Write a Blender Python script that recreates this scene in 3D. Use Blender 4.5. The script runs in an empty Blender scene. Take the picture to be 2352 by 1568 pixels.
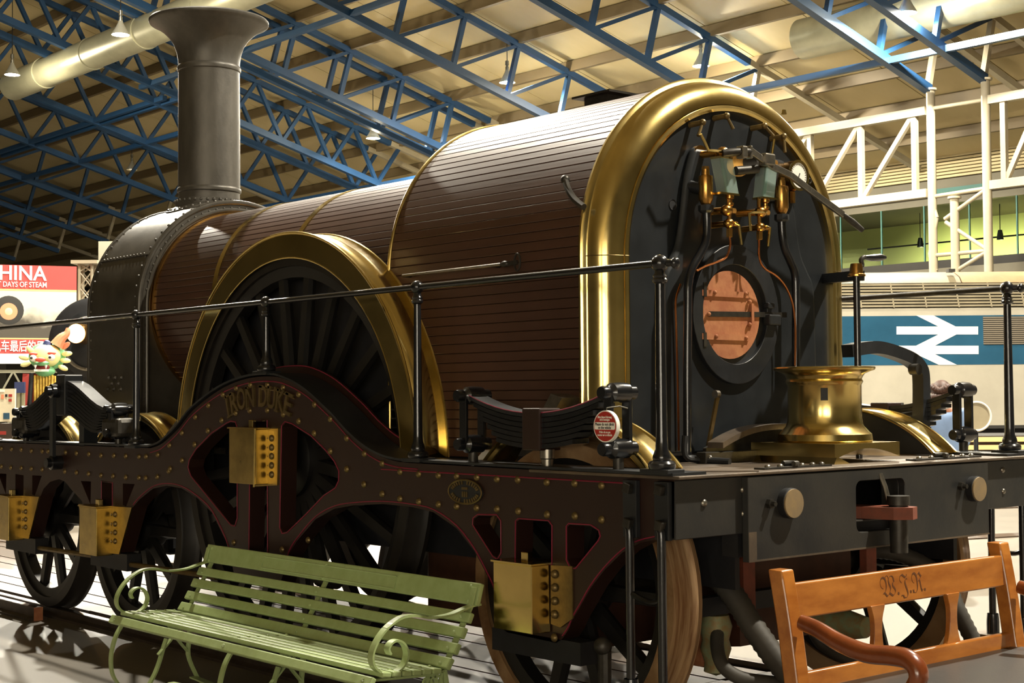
import bpy, math, random
import numpy as np
from mathutils import Vector, Matrix
random.seed(7)
PI = math.pi
scene = bpy.context.scene
COL = scene.collection
# ------------------------------------------------------------------ camera
# recovered from the two vanishing points of the locomotive (x = along it, y = across it, z = up)
CX, CY, WPX = 1176.0, 784.0, 2352.0
VP1, VP2 = np.array([-1750., 927.]), np.array([5250., 873.])
FOC = float(np.sqrt(-(VP1 - [CX, CY]) @ (VP2 - [CX, CY])))
def _n(v): return v / np.linalg.norm(v)
_ex = -_n(np.array([VP1[0] - CX, -(VP1[1] - CY), -FOC]))
_ey = _n(np.array([VP2[0] - CX, -(VP2[1] - CY), -FOC]))
_ey = _n(_ey - _ex * (_ex @ _ey)); _ez = np.cross(_ex, _ey)
RWC = np.stack([_ex, _ey, _ez], 1)
CAM = np.array([7.538, -5.76, 1.60])
cam_data = bpy.data.cameras.new('camera')
cam_data.sensor_width = 36; cam_data.lens = FOC / WPX * 36
cam_data.clip_start = .05; cam_data.clip_end = 400
cam = bpy.data.objects.new('camera', cam_data); COL.objects.link(cam)
m4 = Matrix([list(map(float, r)) for r in RWC.T]).to_4x4(); m4.translation = Vector(CAM)
cam.matrix_world = m4
scene.camera = cam
# ------------------------------------------------------------------ world, exposure
world = bpy.data.worlds.new('world'); scene.world = world; world.use_nodes = True
world.node_tree.nodes['Background'].inputs[0].default_value = (1.0, .9, .74, 1)
world.node_tree.nodes['Background'].inputs[1].default_value = .12
vs = scene.view_settings
vs.view_transform = 'Standard'; vs.look = 'None'; vs.gamma = 1; vs.use_curve_mapping = False
vs.exposure = 1.4
LAMP_W = 1500.0          # power of one hall lamp
# ------------------------------------------------------------------ pixel -> place
def ray(u, v): return RWC.T @ np.array([(u - CX) / FOC, -(v - CY) / FOC, -1.0])
def W(u, v, x=None, y=None, z=None):
    d = ray(u, v)
    if x is not None: t = (x - CAM[0]) / d[0]
    elif y is not None: t = (y - CAM[1]) / d[1]
    else: t = (z - CAM[2]) / d[2]
    return Vector(CAM + d * t)
def Wd(u, v, depth): return Vector(CAM + ray(u, v) * depth)
def Wc(u, v, R, zc=2.25):
    d = ray(u, v); o = CAM - np.array([0, 0, zc]); a = d[1]**2 + d[2]**2; b = d[1]*o[1] + d[2]*o[2]; c = o[1]**2 + o[2]**2 - R*R
    t = (-b - math.sqrt(max(0, b*b - a*c))) / a
    return Vector(CAM + d * t)
# ------------------------------------------------------------------ materials
def lin(c):
    if isinstance(c, str):
        c = [int(c[i:i+2], 16) / 255 for i in (0, 2, 4)]
    return tuple(x / 12.92 if x <= .04045 else ((x + .055) / 1.055) ** 2.4 for x in c)
MATS = {}
def mat(name, col, rough=.5, metal=0., noise=None, bump=None, coat=0., emit=None, trans=0., second=None, ior=1.5, spec=.5, alpha=1., roughvar=0):
    m = bpy.data.materials.new(name); m.use_nodes = True; nt = m.node_tree; b = nt.nodes['Principled BSDF']
    c = lin(col)
    b.inputs['Base Color'].default_value = (*c, 1); b.inputs['Roughness'].default_value = rough; b.inputs['Metallic'].default_value = metal
    b.inputs['Coat Weight'].default_value = coat; b.inputs['Coat Roughness'].default_value = .12
    b.inputs['Transmission Weight'].default_value = trans; b.inputs['IOR'].default_value = ior; b.inputs['Specular IOR Level'].default_value = spec
    b.inputs['Alpha'].default_value = alpha
    tc = nt.nodes.new('ShaderNodeTexCoord')
    def coords(stretch):
        mp = nt.nodes.new('ShaderNodeMapping'); mp.inputs['Scale'].default_value = stretch
        nt.links.new(tc.outputs['Object'], mp.inputs[0]); return mp.outputs[0]
    if noise:
        sc, amt = noise[0], noise[1]; stretch = noise[2] if len(noise) > 2 else (1, 1, 1)
        n = nt.nodes.new('ShaderNodeTexNoise'); n.inputs['Scale'].default_value = sc; n.inputs['Detail'].default_value = 6; n.inputs['Roughness'].default_value = .62
        nt.links.new(coords(stretch), n.inputs['Vector'])
        cr = nt.nodes.new('ShaderNodeValToRGB'); cr.color_ramp.elements[0].position = .36; cr.color_ramp.elements[1].position = .66
        c2 = lin(second) if second else tuple(min(1, x * (1 + amt)) for x in c)
        c1 = c if second else tuple(x * (1 - amt) for x in c)
        cr.color_ramp.elements[0].color = (*c1, 1); cr.color_ramp.elements[1].color = (*c2, 1)
        nt.links.new(n.outputs[0], cr.inputs[0]); nt.links.new(cr.outputs[0], b.inputs['Base Color'])
        if roughvar:
            mr = nt.nodes.new('ShaderNodeMapRange'); mr.inputs['To Min'].default_value = max(.02, rough - roughvar); mr.inputs['To Max'].default_value = min(1, rough + roughvar)
            nt.links.new(n.outputs[0], mr.inputs[0]); nt.links.new(mr.outputs[0], b.inputs['Roughness'])
    if bump:
        n = nt.nodes.new('ShaderNodeTexNoise'); n.inputs['Scale'].default_value = bump[0]; n.inputs['Detail'].default_value = 4
        nt.links.new(coords(bump[2] if len(bump) > 2 else (1, 1, 1)), n.inputs['Vector'])
        bp = nt.nodes.new('ShaderNodeBump'); bp.inputs['Strength'].default_value = bump[1]; bp.inputs['Distance'].default_value = .01
        nt.links.new(n.outputs[0], bp.inputs['Height']); nt.links.new(bp.outputs[0], b.inputs['Normal'])
    if emit:
        b.inputs['Emission Color'].default_value = (*lin(emit[0]), 1); b.inputs['Emission Strength'].default_value = emit[1]
    MATS[name] = m; return m
mat('brass', 'd8c07c', .2, 1, noise=(3.5, .1), bump=(2.2, .06), roughvar=.07)
mat('brass_dull', 'b49c5e', .3, 1, noise=(9, .16), roughvar=.08)
mat('brass_old', '6e5c38', .42, .7, noise=(14, .25))
mat('bronze', 'c69650', .24, 1, noise=(20, .18))
mat('copper', 'd98a55', .22, 1)
mat('black_gloss', '16171a', .22, 0, noise=(8, .3), coat=.3, bump=(60, .05))
mat('black_paint', '1e2023', .42, 0, noise=(5, .28), bump=(30, .06), roughvar=.12)
mat('black_dull', '17171a', .6, 0, noise=(12, .3))
mat('backhead_paint', '1c1f22', .42, 0, noise=(3.2, .25), bump=(5, .16), roughvar=.1, spec=.38)
mat('smokebox_paint', '46423b', .38, .4, noise=(6, .2), bump=(22, .05), roughvar=.08)
mat('chimney_paint', '524e47', .45, .35, noise=(7, .2, (1, 1, .35)), bump=(40, .08), roughvar=.1)
mat('lagging', '442b20', .41, 0, noise=(7, .22, (.15, 1, 1)), bump=(30, .08, (.08, 1, 1)), coat=.1, roughvar=.06)
mat('frame_paint', '220e09', .46, 0, noise=(2.2, .3), second='271309', bump=(18, .05), roughvar=.08)
mat('red_line', '7c1834', .5)
mat('steel', '8f8a80', .32, .9, noise=(20, .2))
mat('iron_dark', '3b3833', .45, .6, noise=(18, .3))
mat('footplate', '544a40', .5, .35, noise=(6, .3), second='6e5f4e', bump=(40, .1))
mat('beam_paint', '262728', .42, .1, noise=(3.5, .3), second='35332f', bump=(40, .08), roughvar=.12)
mat('rust', '94593a', .75, .1, noise=(11, .3), second='a8704a', bump=(50, .15))
mat('rust_red', '8a4630', .7, .1, noise=(9, .3), second='6c3c2c')
mat('tyre_rust', '7a5634', .5, .35, noise=(7, .3, (.5, 9, .5)), second='ac8c66')
mat('tyre_dark', '1f1b17', .5, .2, noise=(8, .3))
mat('wheel_paint', '161412', .45, 0, noise=(7, .3))
mat('ash_brown', '4a2c1c', .6, .1, noise=(4, .3))
mat('verdigris', '7f8a68', .6, .2, noise=(22, .3), second='8a6a3c')
mat('hose', '3c3831', .65, 0, noise=(10, .2))
mat('bench_green', '93a36b', .42, 0, noise=(14, .08), second='9fb07a', bump=(24, .09), coat=.15)
mat('green_worn', '8b9a5e', .5, 0, noise=(26, .2), second='4c4a38')
mat('bench_wood', '96551c', .32, 0, noise=(9, .3, (1, .3, 1)), second='bd7832', coat=.5, bump=(30, .04, (1, .1, 1)))
mat('bench_wood_dark', '6c3216', .25, 0, noise=(6, .3), second='86441e', coat=.6)
mat('leather', '262420', .38, 0, noise=(20, .15), bump=(80, .05))
mat('carve', '5c3312', .6)
mat('glass_gauge', 'b4ccc4', .05, 0, alpha=.22)
mat('pad_rust', '84735a', .6, .2, noise=(14, .3), second='97805a')
mat('day_glass', 'ffffff', .4, emit=('fff3dc', 5.5))
mat('glass_core', '3f7a68', .1, 0, trans=.5)
mat('white_paint', 'd8d2c2', .45, 0, noise=(3, .05))
mat('white', 'efece2', .4)
mat('sign_red', 'a82c22', .4)
mat('ink', '1d1a18', .6)
mat('floor', '625b50', .5, 0, noise=(.9, .14), bump=(60, .05), roughvar=.1)
mat('floor_pale', '787060', .36, 0, noise=(1.2, .08))
mat('plank_brown', '3a2d23', .5, 0, noise=(5, .25, (.2, 3, 1)), second='483828')
mat('rail_steel', '4a4038', .4, .6, noise=(10, .3))
mat('roof_panel', 'b8a880', .6, 0, noise=(.5, .12, (1, .2, 1)), second='ac9c72')
mat('purlin', '6b5c40', .6)
mat('truss_blue', '1d3f63', .45, 0, noise=(1.5, .1))
mat('truss_white', '9f957e', .5, 0, noise=(2, .06))
mat('duct', 'a3a18a', .38, .3, noise=(1.2, .12))
mat('dark_wall', '2c2a26', .8, noise=(.3, .2))
mat('teal', '3f6a62', .6)
mat('gallery_wall', 'b6bc7c', .7)
mat('louvre', 'b9aa80', .6)
mat('wall_grey', '6a6556', .8, noise=(.4, .1))
mat('clear_glass', 'e8f2ea', .03, 0, trans=1, ior=1.1)
mat('lamp_metal', '8c8a80', .3, .8)
mat('lamp_shade', 'a8a698', .35, .2)
mat('diesel_white', 'b3ac9b', .16, 0, noise=(1.1, .08), coat=.6)
mat('diesel_blue', '28536c', .14, 0, noise=(1.0, .15), coat=.7)
mat('diesel_roof', '8c8168', .55, 0, noise=(2, .15))
mat('diesel_roof_rust', 'a5845c', .6, 0, noise=(2, .15))
mat('grille_dark', '2a2824', .6)
mat('grille_bar', '7a7060', .5)
mat('skin', '9c6a50', .55)
mat('hair', '3a1d0b', .6, 0, noise=(40, .3))
mat('shirt', '7f97bd', .8, 0, noise=(9, .08))
mat('trousers', '33363f', .85)
mat('banner_red', 'b8433e', .7, 0, noise=(4, .03))
mat('banner_gold', 'e6b87a', .7)
mat('dragon_cream', 'ede6a0', .55, 0, noise=(4, .08))
mat('dragon_green', '6fae7a', .6, 0, noise=(6, .15))
mat('dragon_red', 'd8503c', .5)
mat('dragon_orange', 'e8906a', .5)
mat('dragon_gold', 'c9a646', .6, 0, noise=(20, .3))
mat('mouth', '7a1410', .5)
mat('blue_dark', '2a3560', .6)
mat('board_white', 'e2d6b8', .6, 0, noise=(3, .08))
mat('lamp_glow', 'fff4e0', .4, emit=('fff2d8', 30))
mat('lamp_glow_warm', 'ffd9a0', .4, emit=('ffc070', 9))
mat('lamp_dim', 'e9e0c8', .4, emit=('ffe9c0', 1.5))
# ------------------------------------------------------------------ mesh building
class MB:
    def __init__(s): s.v = []; s.f = []
    def add(s, vs_, fs):
        o = len(s.v); s.v += [tuple(map(float, p)) for p in vs_]; s.f += [tuple(i + o for i in f) for f in fs]; return s
    def box(s, c, d, rot=None):
        c = Vector(c); h = Vector(d) / 2; P = []
        for i in range(8):
            p = Vector((h.x * (1 if i & 1 else -1), h.y * (1 if i & 2 else -1), h.z * (1 if i & 4 else -1)))
            if rot is not None: p = rot @ p
            P.append(c + p)
        return s.add(P, [(0, 2, 3, 1), (4, 5, 7, 6), (0, 1, 5, 4), (2, 6, 7, 3), (0, 4, 6, 2), (1, 3, 7, 5)])
    def box2(s, a, b): return s.box([(p + q) / 2 for p, q in zip(a, b)], [abs(q - p) for p, q in zip(a, b)])
    def bar(s, a, b, w, h, up=(0, 0, 1)):
        a, b = Vector(a), Vector(b); d = (b - a).normalized(); u = Vector(up)
        if abs(d.dot(u)) > .98: u = Vector((1, 0, 0)) if abs(d.x) < .9 else Vector((0, 1, 0))
        r = d.cross(u).normalized(); u = r.cross(d)
        P = [e + r * (w / 2 * i) + u * (h / 2 * j) for e in (a, b) for j in (-1, 1) for i in (-1, 1)]
        return s.add(P, [(0, 1, 3, 2), (4, 6, 7, 5), (0, 4, 5, 1), (2, 3, 7, 6), (0, 2, 6, 4), (1, 5, 7, 3)])
    def tube(s, pts, r, seg=10, caps=True, closed=False):
        pts = [Vector(p) for p in pts]; n = len(pts); R = r if hasattr(r, '__len__') else [r] * n
        T = []
        for i in range(n):
            a = pts[(i - 1) % n] if (closed or i > 0) else pts[i]; b = pts[(i + 1) % n] if (closed or i < n - 1) else pts[i]
            T.append((b - a).normalized())
        u = Vector((0, 0, 1)) if abs(T[0].z) < .9 else Vector((1, 0, 0))
        P = []
        for i in range(n):
            rr = T[i].cross(u)
            if rr.length < 1e-6: rr = T[i].cross(Vector((0, 1, 0)))
            rr.normalize(); u = rr.cross(T[i]).normalized()
            for k in range(seg):
                a = 2 * PI * k / seg; P.append(pts[i] + (rr * math.cos(a) + u * math.sin(a)) * R[i])
        F = []
        for i in range(n if closed else n - 1):
            j = (i + 1) % n
            for k in range(seg): F.append((i*seg + k, i*seg + (k+1) % seg, j*seg + (k+1) % seg, j*seg + k))
        if caps and not closed: F.append(tuple(range(seg))[::-1]); F.append(tuple((n-1)*seg + k for k in range(seg)))
        return s.add(P, F)
    def cyl(s, a, b, r, r2=None, seg=20): return s.tube([a, b], [r, r if r2 is None else r2], seg)
    def lathe(s, prof, o=(0, 0, 0), axis='z', seg=40, closed=False, a0=0, a1=2*PI):
        """prof: (radius, height) list turned about an axis through o"""
        o = Vector(o); full = abs(a1 - a0 - 2*PI) < 1e-6; n = seg if full else seg + 1; P = []
        for (r, h) in prof:
            for k in range(n):
                a = a0 + (a1 - a0) * k / seg; c, d = r * math.cos(a), r * math.sin(a)
                P.append(o + (Vector((c, d, h)) if axis == 'z' else Vector((h, c, d)) if axis == 'x' else Vector((c, h, d))))
        F = []; m = len(prof)
        for i in range(m if closed else m - 1):
            j = (i + 1) % m
            for k in range(seg):
                k2 = (k + 1) % n
                F.append((i*n + k, i*n + k2, j*n + k2, j*n + k))
        return s.add(P, F)
    def sphere(s, c, r, sx=1, sy=1, sz=1, seg=16, rings=10, rot=None):
        c = Vector(c); P = []; F = []
        for i in range(rings + 1):
            t = PI * i / rings
            for k in range(seg):
                a = 2*PI*k/seg; p = Vector((r*sx*math.sin(t)*math.cos(a), r*sy*math.sin(t)*math.sin(a), r*sz*math.cos(t)))
                if rot is not None: p = rot @ p
                P.append(c + p)
        for i in range(rings):
            for k in range(seg): F.append((i*seg+k, (i+1)*seg+k, (i+1)*seg+(k+1) % seg, i*seg+(k+1) % seg))
        return s.add(P, F)
    def prism(s, poly, axis, d0, d1):
        """convex-ish polygon (2 coords) pushed along an axis from d0 to d1"""
        def p3(a, b, d): return (d, a, b) if axis == 'x' else (a, d, b) if axis == 'y' else (a, b, d)
        n = len(poly); P = [p3(a, b, d0) for a, b in poly] + [p3(a, b, d1) for a, b in poly]
        F = [tuple(range(n))[::-1], tuple(range(n, 2*n))] + [(i, (i+1) % n, n + (i+1) % n, n + i) for i in range(n)]
        return s.add(P, F)
    def strip(s, path, width_vec, thick_vec):
        """ribbon with thickness along a path"""
        w = Vector(width_vec); t = Vector(thick_vec); P = []
        for p in path:
            p = Vector(p); P += [p, p + w, p + w + t, p + t]
        F = []
        n = len(path)
        for i in range(n - 1):
            for k in range(4): F.append((i*4+k, i*4+(k+1) % 4, (i+1)*4+(k+1) % 4, (i+1)*4+k))
        F += [(3, 2, 1, 0), tuple((n-1)*4 + k for k in range(4))]
        return s.add(P, F)
    def plate(s, outline, holes, d0, d1, axis='y'):
        """flat plate with holes; outline in (a, b) = (x, z) for axis y, (y, z) for axis x, (x, y) for axis z"""
        cu = bpy.data.curves.new('tmp', 'CURVE'); cu.dimensions = '2D'; cu.fill_mode = 'BOTH'; cu.extrude = abs(d1 - d0) / 2
        for loop in [outline] + list(holes):
            sp = cu.splines.new('POLY'); sp.points.add(len(loop) - 1); sp.use_cyclic_u = True
            for q, (a, b) in zip(sp.points, loop): q.co = (a, b, 0, 1)
        ob = bpy.data.objects.new('tmp', cu); me = bpy.data.meshes.new_from_object(ob)
        mid = (d0 + d1) / 2
        def p3(c):
            return (c[0], mid - c[2], c[1]) if axis == 'y' else (mid + c[2], c[0], c[1]) if axis == 'x' else (c[0], c[1], mid + c[2])
        s.add([p3(v.co) for v in me.vertices], [tuple(p.vertices) for p in me.polygons])
        bpy.data.objects.remove(ob); bpy.data.curves.remove(cu); bpy.data.meshes.remove(me)
        return s
    def text(s, body, size, M, extrude=.002, offset=0., width=None, align='CENTER'):
        cu = bpy.data.curves.new('tmp', 'FONT'); cu.body = body; cu.size = size; cu.extrude = extrude; cu.offset = offset; cu.align_x = align; cu.align_y = 'CENTER'; cu.resolution_u = 3
        ob = bpy.data.objects.new('tmp', cu); COL.objects.link(ob); bpy.context.view_layer.update()
        me = bpy.data.meshes.new_from_object(ob.evaluated_get(bpy.context.evaluated_depsgraph_get()))
        k = 1.
        if width and len(me.vertices):
            xs = [v.co.x for v in me.vertices]; k = width / max(1e-6, max(xs) - min(xs))
        s.add([M @ Vector((v.co.x * k, v.co.y, v.co.z)) for v in me.vertices], [tuple(p.vertices) for p in me.polygons])
        bpy.data.objects.remove(ob); bpy.data.curves.remove(cu); bpy.data.meshes.remove(me)
        return s
    def mesh(s, name, material, smooth=35):
        me = bpy.data.meshes.new(name); me.from_pydata(s.v, [], s.f); me.update()
        me.materials.append(MATS[material])
        if smooth:
            me.polygons.foreach_set('use_smooth', [True] * len(me.polygons)); me.set_sharp_from_angle(angle=math.radians(smooth))
        return me
def link(name, me, parent=None, loc=None, rot=None):
    o = bpy.data.objects.new(name, me); COL.objects.link(o)
    if parent is not None: o.parent = parent
    if loc is not None: o.location = loc
    if rot is not None: o.rotation_euler = rot
    return o
def obj(name, mb, material, parent=None, smooth=35, bevel=0, **tags):
    import bmesh
    me = mb.mesh(name, material, None)
    bm = bmesh.new(); bm.from_mesh(me); bmesh.ops.remove_doubles(bm, verts=bm.verts, dist=1e-5); bmesh.ops.recalc_face_normals(bm, faces=bm.faces); bm.to_mesh(me); bm.free()
    if smooth:
        me.polygons.foreach_set('use_smooth', [True] * len(me.polygons)); me.set_sharp_from_angle(angle=math.radians(smooth))
    o = link(name, me, parent)
    if bevel:
        b = o.modifiers.new('bevel', 'BEVEL'); b.width = bevel; b.segments = 2; b.limit_method = 'ANGLE'; b.angle_limit = math.radians(40)
    for k, v in tags.items(): o[k] = v
    return o
def empty(name, loc=(0, 0, 0), rot=None, **tags):
    o = bpy.data.objects.new(name, None); COL.objects.link(o); o.location = loc; o.empty_display_size = .1
    if rot is not None: o.rotation_euler = rot
    for k, v in tags.items(): o[k] = v
    return o
def smoothpath(pts, n=6, closed=False):
    """Catmull-Rom through points"""
    P = [Vector(p) for p in pts]; m = len(P); out = []
    for i in range(m if closed else m - 1):
        p0 = P[(i-1) % m] if (closed or i > 0) else P[i]; p1 = P[i]; p2 = P[(i+1) % m]; p3 = P[(i+2) % m] if (closed or i < m - 2) else p2
        for k in range(n):
            t = k / n; t2, t3 = t*t, t*t*t
            out.append(.5 * ((2*p1) + (p2 - p0)*t + (2*p0 - 5*p1 + 4*p2 - p3)*t2 + (3*p1 - p0 - 3*p2 + p3)*t3))
    if not closed: out.append(P[-1])
    return out
def arc(cx, cz, r, a0, a1, n=24): return [(cx + r*math.cos(a0 + (a1-a0)*i/n), cz + r*math.sin(a0 + (a1-a0)*i/n)) for i in range(n + 1)]
# =================================================================== THE HALL
FLOOR_Z = -0.04
ROOF_K, EAVE_Y, EAVE_Z, TRUSS_H = .28, 25.0, 8.81, 1.62
def zlow(y): return EAVE_Z + ROOF_K * (EAVE_Y - y)
def zroof(y): return zlow(y) + TRUSS_H + .34
RIDGE_Y = -6.0
def Wroof(u, v, dz=0.):
    d = ray(u, v); t = (EAVE_Z + dz - ROOF_K * (CAM[1] - EAVE_Y) - CAM[2]) / (d[2] + ROOF_K * d[1]); return Vector(CAM + d * t)
ST = dict(kind='structure')
floor = obj('floor', MB().box2((-90, -46, FLOOR_Z - .3), (32, 40, FLOOR_Z)), 'floor', smooth=0, **ST)
# wooden planks laid between the rails
for i in range(9):
    y = -.80 + i * .20
    for j, (xa, xb) in enumerate(((-9.2, -3.1), (-3.08, 1.9), (1.92, 8.0))):
        obj('plank', MB().box2((xa, y - .096, FLOOR_Z), (xb, y + .096, FLOOR_Z + .05 + .004 * ((i * 7 + j) % 3))), 'plank_brown', floor, smooth=0)
# ceiling: panels, purlins, the slope behind the camera
ceil_mb = MB()
def slab(mb, x0, x1, y0, y1, f, t=.08): mb.add([(x, y, f(y) + dz) for dz in (0, t) for (x, y) in ((x0, y0), (x1, y0), (x1, y1), (x0, y1))], [(0, 1, 2, 3), (7, 6, 5, 4), (0, 4, 5, 1), (1, 5, 6, 2), (2, 6, 7, 3), (3, 7, 4, 0)])
PY0, DY = 21.55, 1.925
ynodes = sorted(PY0 + DY * k for k in range(-14, 7))
px0, px1, dx = -46.7, -7.9, 2.77
npx = int(round((px1 - px0) / dx)); dx = (px1 - px0) / npx
pan_y = [y for y in ynodes if 5 < y < 31]
slab(ceil_mb, -90, px0, RIDGE_Y, 34.2, zroof); slab(ceil_mb, px1, 32, RIDGE_Y, 34.2, zroof)
slab(ceil_mb, px0, px1, RIDGE_Y, pan_y[0], zroof); slab(ceil_mb, px0, px1, pan_y[-1], 34.2, zroof)
zback = lambda y: zroof(RIDGE_Y) - ROOF_K * (RIDGE_Y - y)
slab(ceil_mb, -90, 32, -46, RIDGE_Y, zback)
ceiling = obj('ceiling', ceil_mb, 'roof_panel', smooth=0, **ST)
pan_me = MB(); slab(pan_me, 0, dx - .03, 0, DY - .03, lambda y: -ROOF_K * y, .05); pan_me = pan_me.mesh('roof_panel', 'roof_panel', 0)
seal = MB(); slab(seal, px0, px1, pan_y[0], pan_y[-1], lambda y: zroof(y) + .05, .03)
obj('roof_backing', seal, 'purlin', ceiling, smooth=0)
for y in pan_y[:-1]:
    for i in range(npx): link('roof_panel', pan_me, ceiling, (px0 + i * dx + .015, y + .015, zroof(y)))
for y in ynodes:
    if -5 < y < 34: obj('purlin', MB().box2((-88, y - .07, zroof(y) - .30), (30, y + .07, zroof(y) - .01)), 'purlin', ceiling, smooth=0)
# walls of the hall
obj('wall_front', MB().box2((-90, -46.4, FLOOR_Z), (32, -46, 8)), 'wall_grey', smooth=0, **ST)
obj('wall_right', MB().box2((32, -46, FLOOR_Z), (32.4, 38, 20)), 'wall_grey', smooth=0, **ST)
obj('wall_left', MB().box2((-90.4, -46, FLOOR_Z), (-90, 38, 20)), 'wall_grey', smooth=0, **ST)
YB = 33.0
zt = W(2194, 347, y=YB).z; zl = W(2194, 408, y=YB).z; zk = W(2030, 451, y=YB).z; zk2 = W(2030, 467, y=YB).z; zg = W(2030, 484, y=YB).z; zf = W(2100, 606, y=YB).z
wb = obj('wall_back', MB().box2((-90, YB, zt), (32, YB + .4, zroof(YB) + .1)), 'wall_grey', smooth=0, **ST)
obj('louvre_backing', MB().box2((-90, YB + .1, zl - .1), (32, YB + .4, zt)), 'dark_wall', wb, smooth=0)
for i in range(8):
    z = zl + (zt - zl) * (i + .5) / 8
    obj('louvre', MB().box2((-40, YB - .16, z - .035), (30, YB + .02, z + .035)), 'louvre', wb, smooth=0)
obj('fascia', MB().box2((-90, YB - .05, zk2), (32, YB + .3, zl)), 'wall_grey', wb, smooth=0)
obj('teal_band', MB().box2((-40, YB - .12, zk2), (30, YB - .04, zk)), 'teal', wb, smooth=0)
obj('gallery_soffit', MB().box2((-90, YB, zg), (32, YB + 4.4, zk2)), 'wall_grey', wb, smooth=0)
obj('gallery_deck', MB().box2((-90, YB - .1, zf - .5), (32, YB + 4.4, zf - .2)), 'wall_grey', wb, smooth=0)
obj('gallery_wall', MB().box2((-90, YB + 4, zf - .5), (32, YB + 4.4, zg)), 'gallery_wall', wb, smooth=0)
obj('lower_wall', MB().box2((-90, YB, FLOOR_Z), (32, YB + .3, zf - .2)), 'wall_grey', wb, smooth=0)
obj('parapet', MB().box2((-40, YB - .06, zf - .2), (30, YB + .06, zf + .04)), 'dark_wall', wb, smooth=0)
for k in range(14):
    x = -22 + k * 1.55
    obj('glass_pane', MB().box2((x + .02, YB + .02, zf + .04), (x + 1.53, YB + .035, zg - .02)), 'clear_glass', wb, smooth=0)
    obj('mullion', MB().box2((x - .02, YB, zf + .04), (x + .02, YB + .05, zg)), 'teal', wb, smooth=0)
obj('display_case', MB().box2((-15.4, YB + 2.4, zf - .2), (-14.3, YB + 3.2, zf + .22)), 'banner_gold', wb, smooth=0)
obj('display_case', MB().box2((-13.6, YB + 2.6, zf - .2), (-8, YB + 3.2, zf + .3)), 'dark_wall', wb, smooth=0)
# light track in the gallery with its spot heads
tr = empty('light_track', (0, 0, 0), label='thin black light track with spot heads inside the green lit gallery', category='light track')
zz = W(2040, 568, y=YB + 1.4).z
obj('rail', MB().cyl((-22, YB + 1.4, zz), (-2, YB + 1.4, zz), .025, seg=8), 'black_dull', tr)
for x in (-20, -17.2, -15.3, -12.6, -9.6, -6.8):
    hgt = .18
    obj('hanger', MB().cyl((x, YB + 1.4, zz), (x, YB + 1.4, zg), .012, seg=6), 'black_dull', tr)
    hd = obj('spot_head', MB().lathe([(.0, .16), (.06, .15), (.09, 0), (.1, -.14), (.085, -.14), (.0, -.1)], (x, YB + 1.4, zz + hgt * .3), seg=12), 'black_dull', tr)
    if x > -15: continue
    l = bpy.data.lights.new('gallery_spot', 'SPOT'); l.energy = 520; l.color = (1, .96, .58); l.spot_size = 2.2; l.spot_blend = .9; l.shadow_soft_size = .08
    lo = link('gallery_spot' if x < -16 else 'gallery_spot_offscreen', l, tr, (x, YB + 1.45, zz - .1)); lo.rotation_euler = (math.radians(62), 0, 0)
# blue roof trusses
def truss(X, ylo, yhi=EAVE_Y, warren=False, white_end=False, detail=True):
    t = empty('roof_truss', (X, 0, zlow(0)), label='blue steel lattice roof truss under the cream ceiling panels', category='truss', group='blue roof trusses')
    up = lambda y: Vector((0, y, zlow(y) + TRUSS_H - zlow(0))); lo = lambda y: Vector((0, y - .43, zlow(y - .43) - zlow(0)))
    obj('lower_chord', MB().bar(lo(ylo + .43), Vector((0, yhi, zlow(yhi) - zlow(0))), .20, .20), 'truss_blue', t, smooth=0)
    obj('upper_chord', MB().bar(up(ylo), up(yhi), .17, .17), 'truss_blue', t, smooth=0)
    obj('upper_chord', MB().bar(up(yhi), up(YB - .3), .17, .17), 'truss_white', t, smooth=0)
    ys = [y for y in ynodes if ylo <= y <= yhi + .5]
    for i, y in enumerate(ys):
        if warren:
            if i + 1 < len(ys):
                yn = (y + ys[i + 1]) / 2 + .43; obj('strut', MB().bar(up(y), lo(yn), .12, .12), 'truss_blue', t, smooth=0); obj('strut', MB().bar(lo(yn), up(ys[i + 1]), .12, .12), 'truss_blue', t, smooth=0)
            continue
        far = 'truss_blue' if y < 24.5 else 'truss_white'
        obj('strut', MB().bar(up(y), lo(y), .13, .13), far, t, smooth=0)
        if i + 1 < len(ys):
            obj('strut', MB().bar(up(ys[i + 1]), lo(y), .10, .10), far, t, smooth=0)
    return t
for X, yl in ((-7.7, 12), (-11.75, 14), (-13.25, 12), (-18.85, 8), (-24.3, 6), (-29.8, 4), (-30.6, 4), (-35.3, 4), (-36.7, 4), (-41.2, 4), (-46.8, 6), (-52.3, 8), (-57.8, 8), (-63.3, 10), (-68.8, 10)):
    tt = truss(X, yl, warren=-50 < X < -33)
    if X == -13.25: tt['label'] = 'blue roof truss landing on the tall white pillar that holds the lattice girder'
    elif X == -11.75: tt['label'] = 'blue roof truss landing on the white pillar with the zigzag braces'
    elif X in (-29.8, -30.6): tt['label'] = 'one of two blue roof trusses set close together'; tt['group'] = 'close pair of trusses'
    elif -50 < X < -33: tt['label'] = 'blue roof truss with V shaped webs crossing behind the chimney'; tt['group'] = 'trusses behind the chimney'
    elif X < -50: tt['label'] = 'distant blue roof truss low over the dark end of the hall'; tt['group'] = 'distant trusses'
# longitudinal blue tubes tying the trusses together
for (u, v), (xa, xb) in (((2040, 140), (-24.3, -5)), ((730, 58), (-36, -22)), ((300, 262), (-50, -33)), ((330, 330), (-58, -38)), ((750, 448), (-46, -22)), ((150, 300), (-52, -36))):
    q = Wroof(u, v)
    obj('tie_beam', MB().bar((xa, q.y, q.z), (xb, q.y, q.z), .15, .15), 'truss_blue', smooth=0, label='blue tie beam running between the roof trusses', category='beam', group='tie beams')
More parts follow.
